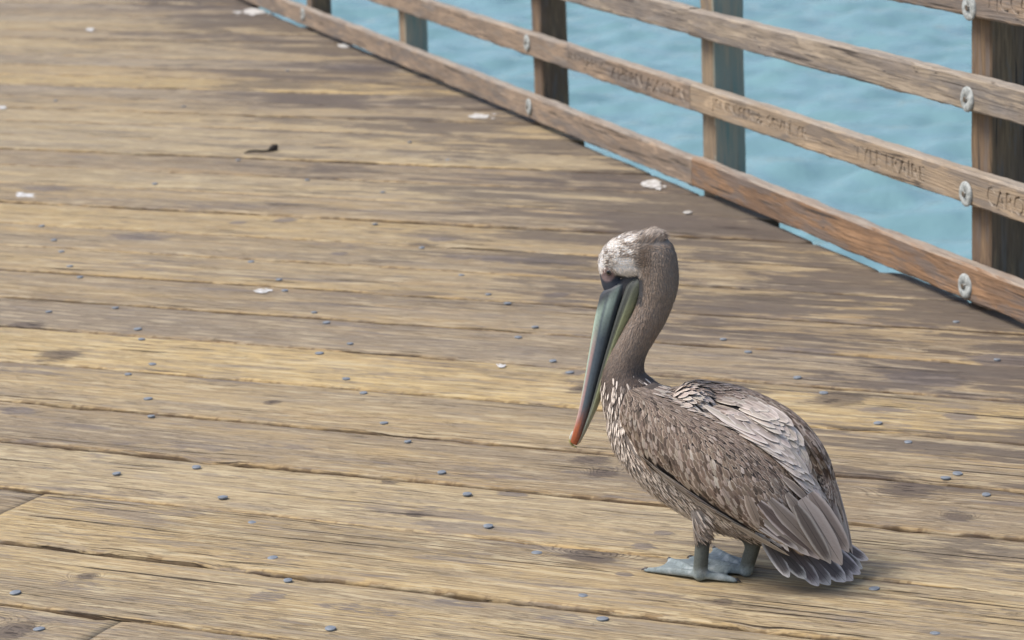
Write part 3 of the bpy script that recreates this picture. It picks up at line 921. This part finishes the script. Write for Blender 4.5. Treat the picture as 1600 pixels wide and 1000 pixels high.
# ---- wing shell (left), control grid in picture measure: (u, v, y)
WG = [[(1003, 605, .058), (983, 610, .096), (974, 632, .114), (976, 658, .112), (990, 692, .092)],
      [(1046, 625, .052), (1030, 640, .100), (1012, 670, .121), (1006, 702, .119), (1013, 728, .100)],
      [(1096, 650, .052), (1074, 668, .104), (1052, 706, .124), (1046, 732, .116), (1050, 754, .094)],
      [(1146, 675, .050), (1122, 700, .106), (1096, 742, .124), (1088, 766, .114), (1092, 785, .094)],
      [(1196, 706, .042), (1172, 738, .098), (1146, 782, .116), (1140, 802, .106), (1143, 814, .090)],
      [(1236, 743, .034), (1218, 780, .084), (1200, 818, .098), (1194, 832, .092), (1195, 838, .082)],
      [(1262, 786, .024), (1250, 818, .066), (1240, 846, .076), (1236, 856, .074), (1236, 861, .068)]]
WP = np.array([[P(*q) for q in row] for row in WG])
def cr(p, t):
    m = len(p) - 1; t = min(max(t, 0), 1) * m; i = min(int(t), m - 1); f = t - i
    p0, p1, p2, p3 = p[max(i - 1, 0)], p[i], p[i + 1], p[min(i + 2, m)]
    return .5 * (2 * p1 + (p2 - p0) * f + (2 * p0 - 5 * p1 + 4 * p2 - p3) * f * f + (3 * p1 - p0 - 3 * p2 + p3) * f ** 3)
WGR_ = [[(1066, 600, -.030), (1080, 595, -.052), (1090, 598, -.075), (1090, 625, -.090), (1090, 660, -.075)],
       [(1126, 618, -.026), (1145, 603, -.060), (1154, 610, -.085), (1152, 650, -.100), (1150, 690, -.085)],
       [(1180, 642, -.024), (1203, 627, -.060), (1214, 634, -.085), (1212, 680, -.100), (1210, 722, -.085)],
       [(1214, 674, -.022), (1242, 654, -.060), (1256, 664, -.085), (1255, 705, -.100), (1250, 747, -.085)],
       [(1242, 718, -.020), (1272, 696, -.055), (1287, 704, -.080), (1288, 745, -.092), (1282, 786, -.080)],
       [(1258, 768, -.018), (1288, 748, -.045), (1304, 757, -.068), (1306, 800, -.076), (1296, 826, -.070)],
       [(1278, 815, -.016), (1300, 808, -.036), (1315, 815, -.052), (1316, 838, -.056), (1308, 848, -.054)]]
WPL, WPR = WP, np.array([[P(*q) for q in row] for row in WGR_])
def wing(a, b):
    return cr([cr(r, b) for r in WP], a)
def wing_frame(a, b):
    e = .012
    p = wing(a, b); da = wing(min(a + e, 1), b) - wing(max(a - e, 0), b); db = wing(a, min(b + e, 1)) - wing(a, max(b - e, 0))
    n = np.cross(da, db); n = n / np.linalg.norm(n)
    c = P(1110 + 150 * a, 725 + 90 * a)                       # outward: away from the body axis
    if n @ (p - np.array([c[0] * .0 + p[0], 0, c[2]])) < 0: n = -n
    return p, n
NA, NB = 36, 18
def wing_shell():
    sv = [wing(i / NA, j / NB) for i in range(NA + 1) for j in range(NB + 1)]
    sf = [(i * (NB + 1) + j, (i + 1) * (NB + 1) + j, (i + 1) * (NB + 1) + j + 1, i * (NB + 1) + j + 1) for i in range(NA) for j in range(NB)]
    rim = [(i, 0) for i in range(NA + 1)] + [(NA, j) for j in range(1, NB + 1)] + [(i, NB) for i in range(NA - 1, -1, -1)] + [(0, j) for j in range(NB - 1, 0, -1)]
    k0 = len(sv)
    for (i, j) in rim:
        p = np.array(sv[i * (NB + 1) + j]); c = P(1110, 722)
        q = (p * np.array([1, .1, 1]) + np.array([0, 0, -.004])) if j == 0 else p + (np.array([p[0] * .9 + c[0] * .1, 0, p[2] * .9 + c[2] * .1]) - p) * .28
        sv.append(q)
    for k in range(len(rim)):
        a, b = rim[k], rim[(k + 1) % len(rim)]
        sf.append((a[0] * (NB + 1) + a[1], b[0] * (NB + 1) + b[1], k0 + (k + 1) % len(rim), k0 + k))
    return sv, sf
w = NT('wing_down'); M_WING = w.set(Base_Color=(.095, .074, .060), Roughness=.85)

def im_dir(p, ang, y):
    """direction in the wing that runs at ang below the picture's horizontal"""
    u, v = proj(toW(p)); q = P(u + 12 * math.cos(ang), v + 12 * math.sin(ang), y)
    return q - P(u, v, y)
WB, WGR = (.140, .108, .085), (.46, .415, .375)
def covert_rows():
    rows = []
    b = .93
    while b > -.01:
        rows.append(b); b -= .026 + .042 * max(0, b)
    return rows
def coverts(right):
    """rows from the trailing edge up so the upper rows overlap the lower ones"""
    cov = Feathers()
    for ri, b in enumerate(covert_rows()):
        na = int(74 - 34 * max(0, b))
        for k in range(na):
            a = (k + .5 * (ri % 2) + random.uniform(-.25, .25)) / na
            a = min(max(a, 0.0), .97)
            bb = min(max(b + random.uniform(-.012, .012), 0), .97)
            big = smooth(.28, .85, (bb + .30 * (a - .3)) if not right else a * .95 + .1 * bb)
            if ((a > .86 and bb > .55) or (bb > .66 and a > .12)) and not right: continue
            p, n = wing_frame(a, bb)
            ang = math.radians(96 - 50 * a ** .9 - 8 * bb + random.uniform(-7, 7)) if not right else math.radians(38 + 32 * a + random.uniform(-8, 8))
            d = im_dir(p, ang, p[1]); d = d - n * (d @ n)
            if np.linalg.norm(d) < 1e-6: continue
            L = (.014 + .030 * big) * random.uniform(.9, 1.15); W = (.0058 + .0072 * big) * random.uniform(.85, 1.15)
            col = jit(mixc(WB, (.19, .155, .130), big * .6 * random.random()), .22)
            tp = jit(mixc((.330, .280, .240), WGR, big * .8 + .2 * random.random()), .2)
            shl = 1 - smooth(.0, .45, bb + .5 * a)
            col = mixc(col, (.175, .142, .115), .8 * shl); tp = mixc(tp, (.31, .265, .225), .8 * shl)
            rq = random.random()
            if rq < .12 + .48 * big: col = jit((.30, .26, .228), .14); tp = jit((.085, .065, .052))
            elif rq > .80 - .1 * big + .3 * shl: col = jit((.066, .050, .040)); tp = jit((.17, .135, .112))
            if rq < .05 * big: col = jit((.36, .33, .30)); tp = jit((.45, .42, .39))
            cov.add(p, d, n, L, W, col, tp, .0006, .0024 + .0015 * big, .10, nl=4)
    return cov

GREYF, GREYT = (.105, .093, .092), (.33, .325, .335)
def flight(parent, base, tip, Wpx, col, tp, lift=.0, name='flight_feather', curve=.06, nrm=None, side=0.0, blunt=.6, nl=10):
    F_ = Feathers(); b_, t_ = P(*base), P(*tip)
    L = np.linalg.norm(t_ - b_)
    n = np.array([.15, .86, .5]) if nrm is None else nrm
    F_.add(b_, t_ - b_, n, L, Wpx * PX, col, tp, lift, lift, curve, nl=nl, crown=.14, blunt=blunt, side=side)
    return F_.build(name, parent)

def build_wing():
    wg = mesh_obj('wing', *wing_shell(), M_WING, pelican, True); fix_normals(wg)
    o = coverts(False).build('covert_feathers', wg); o['kind'] = 'stuff'
    # long flight feathers along the lower edge and at the rear
    for k in range(9):
        a0 = .08 + .075 * k; a1 = min(1.0, a0 + .36)
        p0, n0 = wing_frame(a0, .83); p1, n1 = wing_frame(a1, .975)
        F_ = Feathers(); d = p1 - p0
        F_.add(p0, d, n0 + n1, np.linalg.norm(d) * random.uniform(.98, 1.05), (10.5 + .6 * k) * PX, jit((.085, .075, .074) if k % 2 else (.21, .197, .194), .15), jit((.42, .41, .415), .12), .0055 + .0004 * k, .0060 + .0004 * k, .0, nl=9, crown=.16, blunt=.5)
        F_.build('flight_feather', wg)
    FL_ = [((1128, 775, .104), (1228, 849, .090), 15), ((1150, 782, .102), (1248, 859, .084), 17), ((1170, 786, .100), (1265, 868, .076), 19),
           ((1186, 783, .098), (1280, 873, .068), 21), ((1203, 778, .094), (1293, 876, .062), 23)]
    for k, (b_, t_, wd) in enumerate(FL_):
        flight(wg, b_, t_, wd, jit((.070, .061, .060) if k % 2 else (.155, .140, .135), .2), jit((.36, .355, .365), .15), lift=.0065 + .0006 * k, curve=.03)
    TE = [((1240, 785, .078), (1296, 878, .056), 22, (.095, .082, .078)), ((1250, 776, .066), (1314, 881, .046), 31, (.30, .275, .26)), ((1264, 768, .050), (1325, 862, .036), 27, (.165, .145, .14))]
    for k, (b_, t_, wd, c) in enumerate(TE):
        flight(wg, b_, t_, wd, jit(c, .05), jit((.34, .33, .335), .06), lift=.019 - .002 * k, curve=.05, nrm=np.array([-.1, .8, .6]))
    # greater coverts: broad brown feathers with buff fringes
    GC = [((1136, 758), (1160, 806), 15), ((1158, 768), (1186, 820), 17), ((1178, 772), (1211, 834), 22),
          ((1200, 776), (1237, 836), 25), ((1222, 770), (1262, 826), 24), ((1176, 748), (1202, 796), 17), ((1196, 742), (1228, 792), 18), ((1216, 744), (1246, 788), 17), ((1228, 740), (1266, 786), 17),
          ((1072, 728), (1090, 766), 12), ((1098, 738), (1112, 778), 12)]
    for k, ((u, v), (u2, v2), wd) in enumerate(GC):
        best = min(((a, b) for a in np.linspace(.1, .95, 18) for b in np.linspace(.1, .9, 12)), key=lambda q: np.hypot(*(np.array(proj(toW(wing(*q)))) - (u, v))))
        best2 = min(((a, b) for a in np.linspace(.1, 1, 18) for b in np.linspace(.1, 1, 12)), key=lambda q: np.hypot(*(np.array(proj(toW(wing(*q)))) - (u2, v2))))
        p, n = wing_frame(*best); y2 = wing(*best2)[1]
        tgt = P(u2, v2, y2)
        F_ = Feathers()
        F_.add(p, tgt - p, n, np.linalg.norm(tgt - p), wd * PX, jit(mixc((.155, .125, .103), (.20, .175, .155), random.random()), .1), jit((.38, .345, .31), .1), .0015, .0075 if k < 5 else .0060, .10, nl=7, blunt=.85)
        F_.build('greater_covert', wg)
    return wg
lw = build_wing(); svL, sfL = wing_shell()
WP = WPR
svR, sfR = wing_shell()
rw = mesh_obj('wing', svR, sfR, M_WING, pelican, True); fix_normals(rw)
o = coverts(True).build('covert_feathers', rw); o['kind'] = 'stuff'
for k, (b_, t_, wd, c) in enumerate([((1262, 740, -.030), (1300, 846, -.022), 24, (.15, .13, .12)), ((1272, 736, -.046), (1318, 848, -.034), 25, (.20, .18, .17)), ((1282, 732, -.064), (1326, 858, -.046), 23, (.24, .225, .225)),
                                     ((1290, 728, -.078), (1331, 866, -.058), 20, (.17, .155, .155)), ((1292, 745, -.088), (1330, 878, -.068), 18, (.12, .11, .11)), ((1286, 760, -.092), (1322, 880, -.072), 18, (.12, .11, .11)),
                                     ((1255, 700, -.034), (1284, 746, -.036), 22, (.17, .14, .12)), ((1268, 700, -.050), (1296, 752, -.050), 21, (.20, .17, .15)), ((1256, 722, -.030), (1284, 776, -.030), 21, (.16, .13, .11))]):
    flight(rw, b_, t_, wd, jit(c, .06), jit((.35, .33, .315), .08), lift=.004 + (.003 if k > 5 else .0008 * k), curve=.03, nrm=np.array([-.25, .45 - .16 * min(k, 5), .7]), blunt=.75, name='flight_feather' if k < 6 else 'greater_covert')
WP = WPL

# ---- tail
TAIL = [((1192, 832, .050), (1238, 903, .075), 15), ((1200, 832, .044), (1256, 910, .060), 17), ((1212, 832, .036), (1277, 915, .042), 19), ((1226, 832, .026), (1298, 917, .024), 21),
        ((1240, 832, .014), (1316, 914, .006), 22), ((1252, 832, .002), (1332, 908, -.014), 22), ((1262, 830, -.012), (1343, 899, -.034), 20), ((1270, 828, -.024), (1351, 889, -.052), 18), ((1276, 824, -.034), (1355, 877, -.068), 16)]
order = [4, 3, 5, 2, 6, 1, 7, 0, 8]
for k, i in enumerate(order):
    b_, t_, wd = TAIL[i]
    t_ = (t_[0] + random.uniform(-5, 4), t_[1] + random.uniform(-3, 2), t_[2]); wd *= random.uniform(.9, 1.15)
    o = flight(pelican, b_, t_, wd * 1.7, jit((.085, .076, .078), .35), jit((.46, .455, .46), .15), lift=.004 - .0012 * k, name='tail_feather', curve=-.05, nrm=np.array([-.6, .55 if i < 5 else .35, .6]), blunt=1.0, side=random.uniform(-.05, .05))

# white under-tail tuft
tuft = Feathers()
for k in range(22):
    u, v = 1180 + 1.6 * k + random.uniform(-4, 4), 826 + .55 * k + random.uniform(-3, 4); y = .075 + random.uniform(-.012, .006)
    a, b = P(u, v, y), P(u + random.uniform(14, 24), v + random.uniform(12, 24), y + .004)
    tuft.add(a, b - a, np.array([-.3, .9, .2]), np.linalg.norm(b - a), .007, jit((.62, .60, .58)), jit((.75, .73, .71)), .001, .003, .05, nl=4)
o = tuft.build('under_tail_feathers', pelican); o['kind'] = 'stuff'

# ---- back: mantle and silvery scapulars, laid on whatever is below (body or wings)
nb = len(BV)
allv = [tuple(map(float, p)) for p in BV] + [tuple(map(float, p)) for p in svL] + [tuple(map(float, p)) for p in svR]
allf = [tuple(p.vertices) for p in body_me.polygons] + [tuple(i + nb for i in f) for f in sfL] + [tuple(i + nb + len(svL) for i in f) for f in sfR]
BVH2 = BVHTree.FromPolygons(allv, allf)
def top(x, y):
    h = BVH2.ray_cast(Vector((x, y, .37)), Vector((0, 0, -1)))
    if h[0] is None: return None
    n = np.array(h[1]); n = n if n[2] > 0 else -n
    return np.array(h[0]), n
man = Feathers()
xa, xb = P(1035, 612)[0], P(1262, 775)[0]
NX = 30
for r in range(NX, -1, -1):
    t = r / NX; x = xa + (xb - xa) * t
    wy = .066 - .034 * t
    m = int(15 - 5 * t)
    for k in range(m):
        y = wy * (2 * (k + .5) / m - 1) + random.uniform(-.004, .004)
        hit = top(x + random.uniform(-.003, .003), y)
        if hit is None: continue
        p, n = hit
        hit2 = top(x - .02, y * .93)
        d = (hit2[0] - p) if hit2 else np.array([-1, 0, -.5])
        d = d - n * (d @ n)
        silver = smooth(.45, .62, t + random.uniform(-.12, .12) + (.06 if abs(y) < .03 else 0))
        L = (.020 + .034 * silver * (1 if t < .85 else .8)) * random.uniform(.9, 1.15); W = (.0085 + .013 * silver) * random.uniform(.85, 1.1)
        col = jit(mixc((.12, .095, .078), (.40, .36, .33), silver), .22); tp = jit(mixc((.42, .37, .33), (.58, .55, .52), silver), .15)
        if silver < .5 and y > .0 and random.random() < .55: col = jit((.36, .325, .30)); tp = jit((.48, .45, .42))
        man.add(p, d, n, L, W, col, tp, .001, .006 + .003 * silver, .10, nl=5, blunt=.75)
o = man.build('back_feathers', pelican); o['kind'] = 'stuff'
SCW = 1.25
SCAP = [((1098, 630, .030), (1176, 674, .034), 15), ((1108, 630, .032), (1196, 688, .034), 18), ((1135, 640, .026), (1216, 706, .028), 20),
        ((1158, 650, .020), (1234, 722, .022), 22), ((1150, 632, .008), (1212, 688, .010), 22), ((1176, 648, .006), (1236, 706, .008), 23), ((1190, 668, .010), (1250, 738, .012), 22),
        ((1168, 625, -.012), (1222, 672, -.014), 20), ((1192, 640, -.012), (1240, 694, -.012), 20), ((1208, 672, -.004), (1257, 748, .002), 20), ((1225, 700, .006), (1266, 770, .004), 15)]
for k, (b_, t_, wd) in enumerate(SCAP):
    b3, t3 = P(*b_), P(*t_)
    hb, ht = top(b3[0], b3[1]), top(t3[0], t3[1])
    if hb and ht:
        b3, t3 = hb[0], ht[0]
        F_ = Feathers(); n = hb[1] + ht[1]; n[2] += .4
        F_.add(b3, t3 - b3, n, np.linalg.norm(t3 - b3), wd * PX * SCW, jit((.37, .338, .31), .18), jit((.60, .58, .56), .06), .008, .010, -.02, nl=8, blunt=.8)
        F_.build('scapular_feather', pelican)

# ---- short body plumage: thousands of little blades over head, neck, breast and belly
plum = Feathers()
me = body_me
areas = np.empty(len(me.polygons), np.float32); me.polygons.foreach_get('area', areas)
cen = np.empty(len(me.polygons) * 3, np.float32); me.polygons.foreach_get('center', cen); cen = cen.reshape(-1, 3)
nor = np.empty(len(me.polygons) * 3, np.float32); me.polygons.foreach_get('normal', nor); nor = nor.reshape(-1, 3)
W3 = BO + cen[:, :1] * bF + cen[:, 1:2] * bL + cen[:, 2:3] * bU
D_ = W3.copy(); D_[:, 0] = BO[0] + cen[:, 0] * bF[0]; D_[:, 1] = BO[1] + cen[:, 0] * bF[1]
dd = D_ - CAM; zz = dd @ cF; SU = 800 + F_PX * (dd @ cR) / zz; SV = 500 - F_PX * (dd @ cU) / zz
headm = SV < 455; neckm = (SV >= 455) & (SV < 600 + rng.uniform(-26, 30, len(SV))) & (SU < np.where(SV < 560, 1075, 1032)); bodym = ~(headm | neckm) & (cen[:, 2] > .075)
dens = np.where(headm, 6.0, np.where(neckm, 5.0, np.where(bodym, 1.0, 0.0))) * areas
dens[(SV > 845)] *= .0
pick = rng.choice(len(areas), 17000, p=dens / dens.sum())
axis_b = (P(1250, 815) - P(1016, 668)); axis_b /= np.linalg.norm(axis_b)
for i in pick:
    p, n = cen[i].astype(float), nor[i].astype(float); u, v = SU[i], SV[i]
    if (u < 976 and 421 < v < 470) or (u < 1010 and v > 429 and v < 455): continue                        # bare face
    if headm[i]:
        fl = np.array([-1.0, 0, .28]) if v < 412 else np.array([-.55, 0, -.8])
        if u > 1020: fl = np.array([-.15, 0, -1.0]) if v > 385 else np.array([-.8, 0, -.3])
        L, W = .0075, .0013
        if u > 1005 and v < 378: L = .016; fl = np.array([-.5, 0, .85])
    elif neckm[i]:
        fl = np.array([.25, 0, -1.0]) if v > 500 else np.array([.1, 0, -1.0]); L, W = .0085, .0014
    else:
        fl = axis_b + np.array([0, 0, -.45]); fl = fl * 1.0
        if u < 1000: fl = np.array([-.25, 0, -1.0])
        L, W = .017, .0034
        if v > 770: L, W = .022, .0034
        if v > 800 and u > 1070: L, W = .014, .0028
    d = fl - n * (fl @ n); d = d + rng.normal(0, .14, 3); d = d - n * (d @ n)
    c = body_colour(p)
    if headm[i] or neckm[i]:
        k = random.uniform(.85, 1.18); c = tuple(min(.9, x * k) for x in c); kk = random.uniform(1.0, 1.3); tp = tuple(min(.9, x * kk) for x in c)
        if neckm[i] and random.random() < .2: tp = mixc(tp, (.36, .33, .30), .5)
        plum.add(p, d, n, L * random.uniform(.7, 1.3), W, c, tp, -.0006, .0050 if (headm[i] and u > 1000 and v < 378) else .0012, .0, nl=2, crown=.2, blunt=.1)
    else:
        lowf = smooth(620, 800, v - .25 * (u - 960))
        pale = mixc((.42, .385, .355), (.74, .71, .68), random.random())
        dk = mixc((.060, .047, .040), (.14, .112, .095), random.random())
        c, tp = (pale, mixc(pale, dk, .75)) if random.random() < .62 + .30 * lowf * smooth(1130, 1060, u) else (dk, pale)
        if u > 1090 and v > 800: c = mixc(c, dk, .5)
        plum.add(p, d, n, L * random.uniform(.8, 1.25), W * random.uniform(.8, 1.25), c, tp, -.0005, .0030, .03, nl=3, crown=.25, blunt=.2)
o = plum.build('plumage', pelican); o['kind'] = 'stuff'

# ---- bill
def bill_mat():
    w = NT('bill_horn'); c = w.attr('Col', 0); Pn = w.n('ShaderNodeTexCoord', 3)
    a = w.noise(Pn, 220, 4, .6); b = w.noise(w.vm('MULTIPLY', Pn, (500, 300, 60)), 1, 3, .6)
    c = w.mix(1.0, c, (1.45, 1.42, 1.35), 'MULTIPLY')
    col = w.mix(w.math('MULTIPLY', w.ss(a, .4, .7), .35), c, w.mix(1.0, c, (.55, .55, .55), 'MULTIPLY'))
    return w.set(Base_Color=col, Roughness=.55, Normal=w.bump(w.math('ADD', a, b), .0006, .5))
M_BILL = bill_mat()
def inter(tab, t):
    tab = np.array(tab, float); m = len(tab) - 1; x = t * m; i = min(int(x), m - 1); f = x - i
    p0, p1, p2, p3 = tab[max(i - 1, 0)], tab[i], tab[i + 1], tab[min(i + 2, m)]
    return .5 * (2 * p1 + (p2 - p0) * f + (2 * p0 - 5 * p1 + 4 * p2 - p3) * f * f + (3 * p1 - p0 - 3 * p2 + p3) * f ** 3)
CULM = [(941, 452), (932, 490), (923, 540), (914, 592), (905, 640), (896, 675), (891, 688)]
TOMI = [(984, 435), (968, 482), (952, 535), (937, 588), (924, 636), (911, 676), (902, 695)]
POUC = [(1015, 428), (994, 482), (970, 535), (950, 588), (935, 632), (918, 668), (906, 692)]
LATU = [.0150, .0160, .0125, .0105, .0095, .0088, .006]
LATL = [.0172, .0182, .014, .0115, .0095, .0078, .005]
def col_up(q, t):
    teal, pink, slate = (.24, .315, .27), (.27, .185, .185), (.060, .082, .105)
    if q < -.62: c = mixc(teal, (.33, .215, .205), smooth(.45, .75, t))
    elif q < -.25: c = mixc(mixc(teal, (.11, .14, .14), .3), pink, smooth(.18, .4, t))
    elif q < .05: c = mixc((.10, .13, .14), slate, smooth(.1, .3, t))
    elif q < .62: c = mixc((.21, .27, .25) if t < .3 else slate, slate, smooth(.12, .34, t))
    else: c = (.035, .045, .055)
    c = mixc((.028, .032, .040), c, smooth(.05, .16, t + .07 * (q + .3)))
    c = mixc(c, (.27, .075, .030), smooth(.64, .80, t + .05 * q) * (1 - .75 * smooth(.1, .6, q) * smooth(.92, .75, t)))
    return c
def col_lo(q, t):
    ol, dk = (.215, .235, .135), (.045, .05, .048)
    c = mixc(dk, ol, smooth(-.35, .35, q + .5 * t - .15))
    c = mixc(mixc((.055, .06, .055), (.15, .16, .125), smooth(.0, .7, q)), c, smooth(.02, .22, t))
    c = mixc(c, (.20, .22, .19), smooth(.55, .85, t))
    return mixc(c, (.32, .16, .09), .5 * smooth(.9, 1.0, t))
def tube(name, A, B, lat, colf, power=1.0, groove=None):
    NS, NR_ = 40, 26; vs, fs, cs = [], [], []
    for i in range(NS + 1):
        t = i / NS
        a, b = inter(A, t), inter(B, t); pa, pb = P(*a), P(*b)
        c = (pa + pb) / 2; h = (pb - pa) / 2; l = float(inter([(x,) for x in lat], t)[0]); cap = .5 + .5 * math.sqrt(min(1, t / .05))
        for k in range(NR_):
            th = 2 * math.pi * k / NR_
            q = -math.cos(th); s_ = math.sin(th)
            g = 1.0
            if groove is not None: g = 1 - .16 * math.exp(-((q - groove) / .10) ** 2)
            vs.append(c + h * (q * cap) + np.array([0, cap, 0]) * (l * math.copysign(abs(s_) ** power, s_) * g)); cs.append(colf(q, t))
    for i in range(NS):
        for k in range(NR_): fs.append((i * NR_ + k, i * NR_ + (k + 1) % NR_, (i + 1) * NR_ + (k + 1) % NR_, (i + 1) * NR_ + k))
    fs.append(tuple(range(NR_ - 1, -1, -1))); fs.append(tuple(NS * NR_ + k for k in range(NR_)))
    o = mesh_obj(name, vs, fs, M_BILL, pelican, True); fix_normals(o)
    C = np.ones((len(vs), 4), np.float32); C[:, :3] = cs; set_attr(o.data, 'Col', 'FLOAT_COLOR', C)
    return o
ub = tube('upper_bill', CULM, TOMI, LATU, col_up, .8, -.22)
lb = tube('lower_bill', TOMI, POUC, LATL, col_lo, .9, -.15)
# hooked nail at the bill tip
hv, hf, hc = [], [], []
hk = [(897, 676, 5), (893, 685, 5), (892.5, 692, 4.2), (896, 697, 3.4), (900, 698, 2.4)]
for i, (u, v, r) in enumerate(lerp_chain(hk, 4)):
    for k in range(10):
        th = k * math.pi / 5
        c = P(u, v); hv.append(c + np.array([math.cos(th) * r * PX * .7, math.sin(th) * r * PX, math.cos(th) * r * PX * .5]))
        hc.append((.26, .24, .10) if i > 4 else (.34, .33, .29))
nk = len(hv) // 10
for i in range(nk - 1):
    for k in range(10): hf.append((i * 10 + k, i * 10 + (k + 1) % 10, (i + 1) * 10 + (k + 1) % 10, (i + 1) * 10 + k))
hf += [tuple(range(9, -1, -1)), tuple((nk - 1) * 10 + k for k in range(10))]
o = mesh_obj('bill_hook', hv, hf, M_BILL, ub, True); fix_normals(o)
C = np.ones((len(hv), 4), np.float32); C[:, :3] = hc; set_attr(o.data, 'Col', 'FLOAT_COLOR', C)

# ---- eyes
w = NT('eye'); Pn = w.n('ShaderNodeTexCoord', 3); sp = w.t.nodes.new('ShaderNodeSeparateXYZ'); w.put(sp.inputs[0], Pn)
rr = w.math('SQRT', w.math('ADD', w.math('MULTIPLY', sp.outputs[0], sp.outputs[0]), w.math('MULTIPLY', sp.outputs[2], sp.outputs[2])))
M_EYE = w.set(Base_Color=w.mix(w.ss(rr, .0026, .0031), (.004, .004, .005), (.075, .06, .055)), Roughness=.08)
for sgn in (1, -1):
    c = P(952, 425, .014); h = BVH.ray_cast(Vector((c[0], .2 * sgn, c[2])), Vector((0, -sgn, 0)))
    y = h[0][1] if h[0] is not None else .016 * sgn
    bm = bmesh.new(); bmesh.ops.create_uvsphere(bm, u_segments=20, v_segments=14, radius=.0064)
    e = bm_obj('eye', bm, M_EYE, pelican, True); e.location = (c[0], y - .0028 * sgn, c[2])
    lv, lf = [], []
    for k in range(20):
        a = k * math.pi / 10
        for m in range(8):
            bq = m * math.pi / 4; R_ = .0066 + .0014 * math.cos(bq)
            lv.append((R_ * math.cos(a), .0012 * math.sin(bq) + .0018 * sgn, R_ * .92 * math.sin(a)))
    for k in range(20):
        for m in range(8): lf.append((k * 8 + m, k * 8 + (m + 1) % 8, ((k + 1) % 20) * 8 + (m + 1) % 8, ((k + 1) % 20) * 8 + m))
    o = mesh_obj('eyelid', lv, lf, M_BILL, e, True); fix_normals(o)
    C = np.ones((len(lv), 4), np.float32); C[:, :3] = (.13, .085, .085); set_attr(o.data, 'Col', 'FLOAT_COLOR', C)

# ---- claws
M_CLAW = metal('claw_horn', (.03, .028, .028), (.07, .06, .06), .5, 0)
for heel, tips in ((LA, FL), (RA, FR)):
    for t in tips:
        d = t - heel; d[2] = 0; d = d / np.linalg.norm(d); b = np.array([-d[1], d[0], 0])
        vs, fs = [], []
        for i, (x, z, r) in enumerate(((-.004, .006, .0030), (.002, .0062, .0026), (.0065, .0042, .0015), (.009, .0018, .0005))):
            for k in range(6):
                a = k * math.pi / 3; vs.append(t + d * x + b * (r * math.cos(a)) + np.array([0, 0, z + r * math.sin(a)]))
        for i in range(3):
            for k in range(6): fs.append((i * 6 + k, i * 6 + (k + 1) % 6, (i + 1) * 6 + (k + 1) % 6, (i + 1) * 6 + k))
        fs += [tuple(range(5, -1, -1)), tuple(18 + k for k in range(6))]
        o = mesh_obj('claw', vs, fs, M_CLAW, body, True); fix_normals(o)

# ---- a scrap of dark twig lying on the boards
tv, tf = [], []
A_, B_ = gnd(382, 240, .004), gnd(432, 233, .006)
for i in range(9):
    t = i / 8; c = A_ * (1 - t) + B_ * t; c[2] = .006 + .003 * math.sin(7 * t)
    r = .0042 + (.010 if i in (7, 8) else 0) - (.002 if i == 0 else 0)
    for k in range(7):
        a = k * 6.283 / 7; tv.append(c + np.array([r * .5 * math.cos(a) + .002 * math.sin(5 * t), r * math.cos(a), r * (math.sin(a) + .2)]))
for i in range(8):
    for k in range(7): tf.append((i * 7 + k, i * 7 + (k + 1) % 7, (i + 1) * 7 + (k + 1) % 7, (i + 1) * 7 + k))
tf += [tuple(range(6, -1, -1)), tuple(56 + k for k in range(7))]
w = NT('twig_bark'); M_TWIG = w.set(Base_Color=(.05, .04, .032), Roughness=.9)
tw = mesh_obj('twig', tv, tf, M_TWIG, None, True); fix_normals(tw)
tw['label'] = 'short dark twig lying alone on the boards in the upper left'
tw['category'] = 'twig'
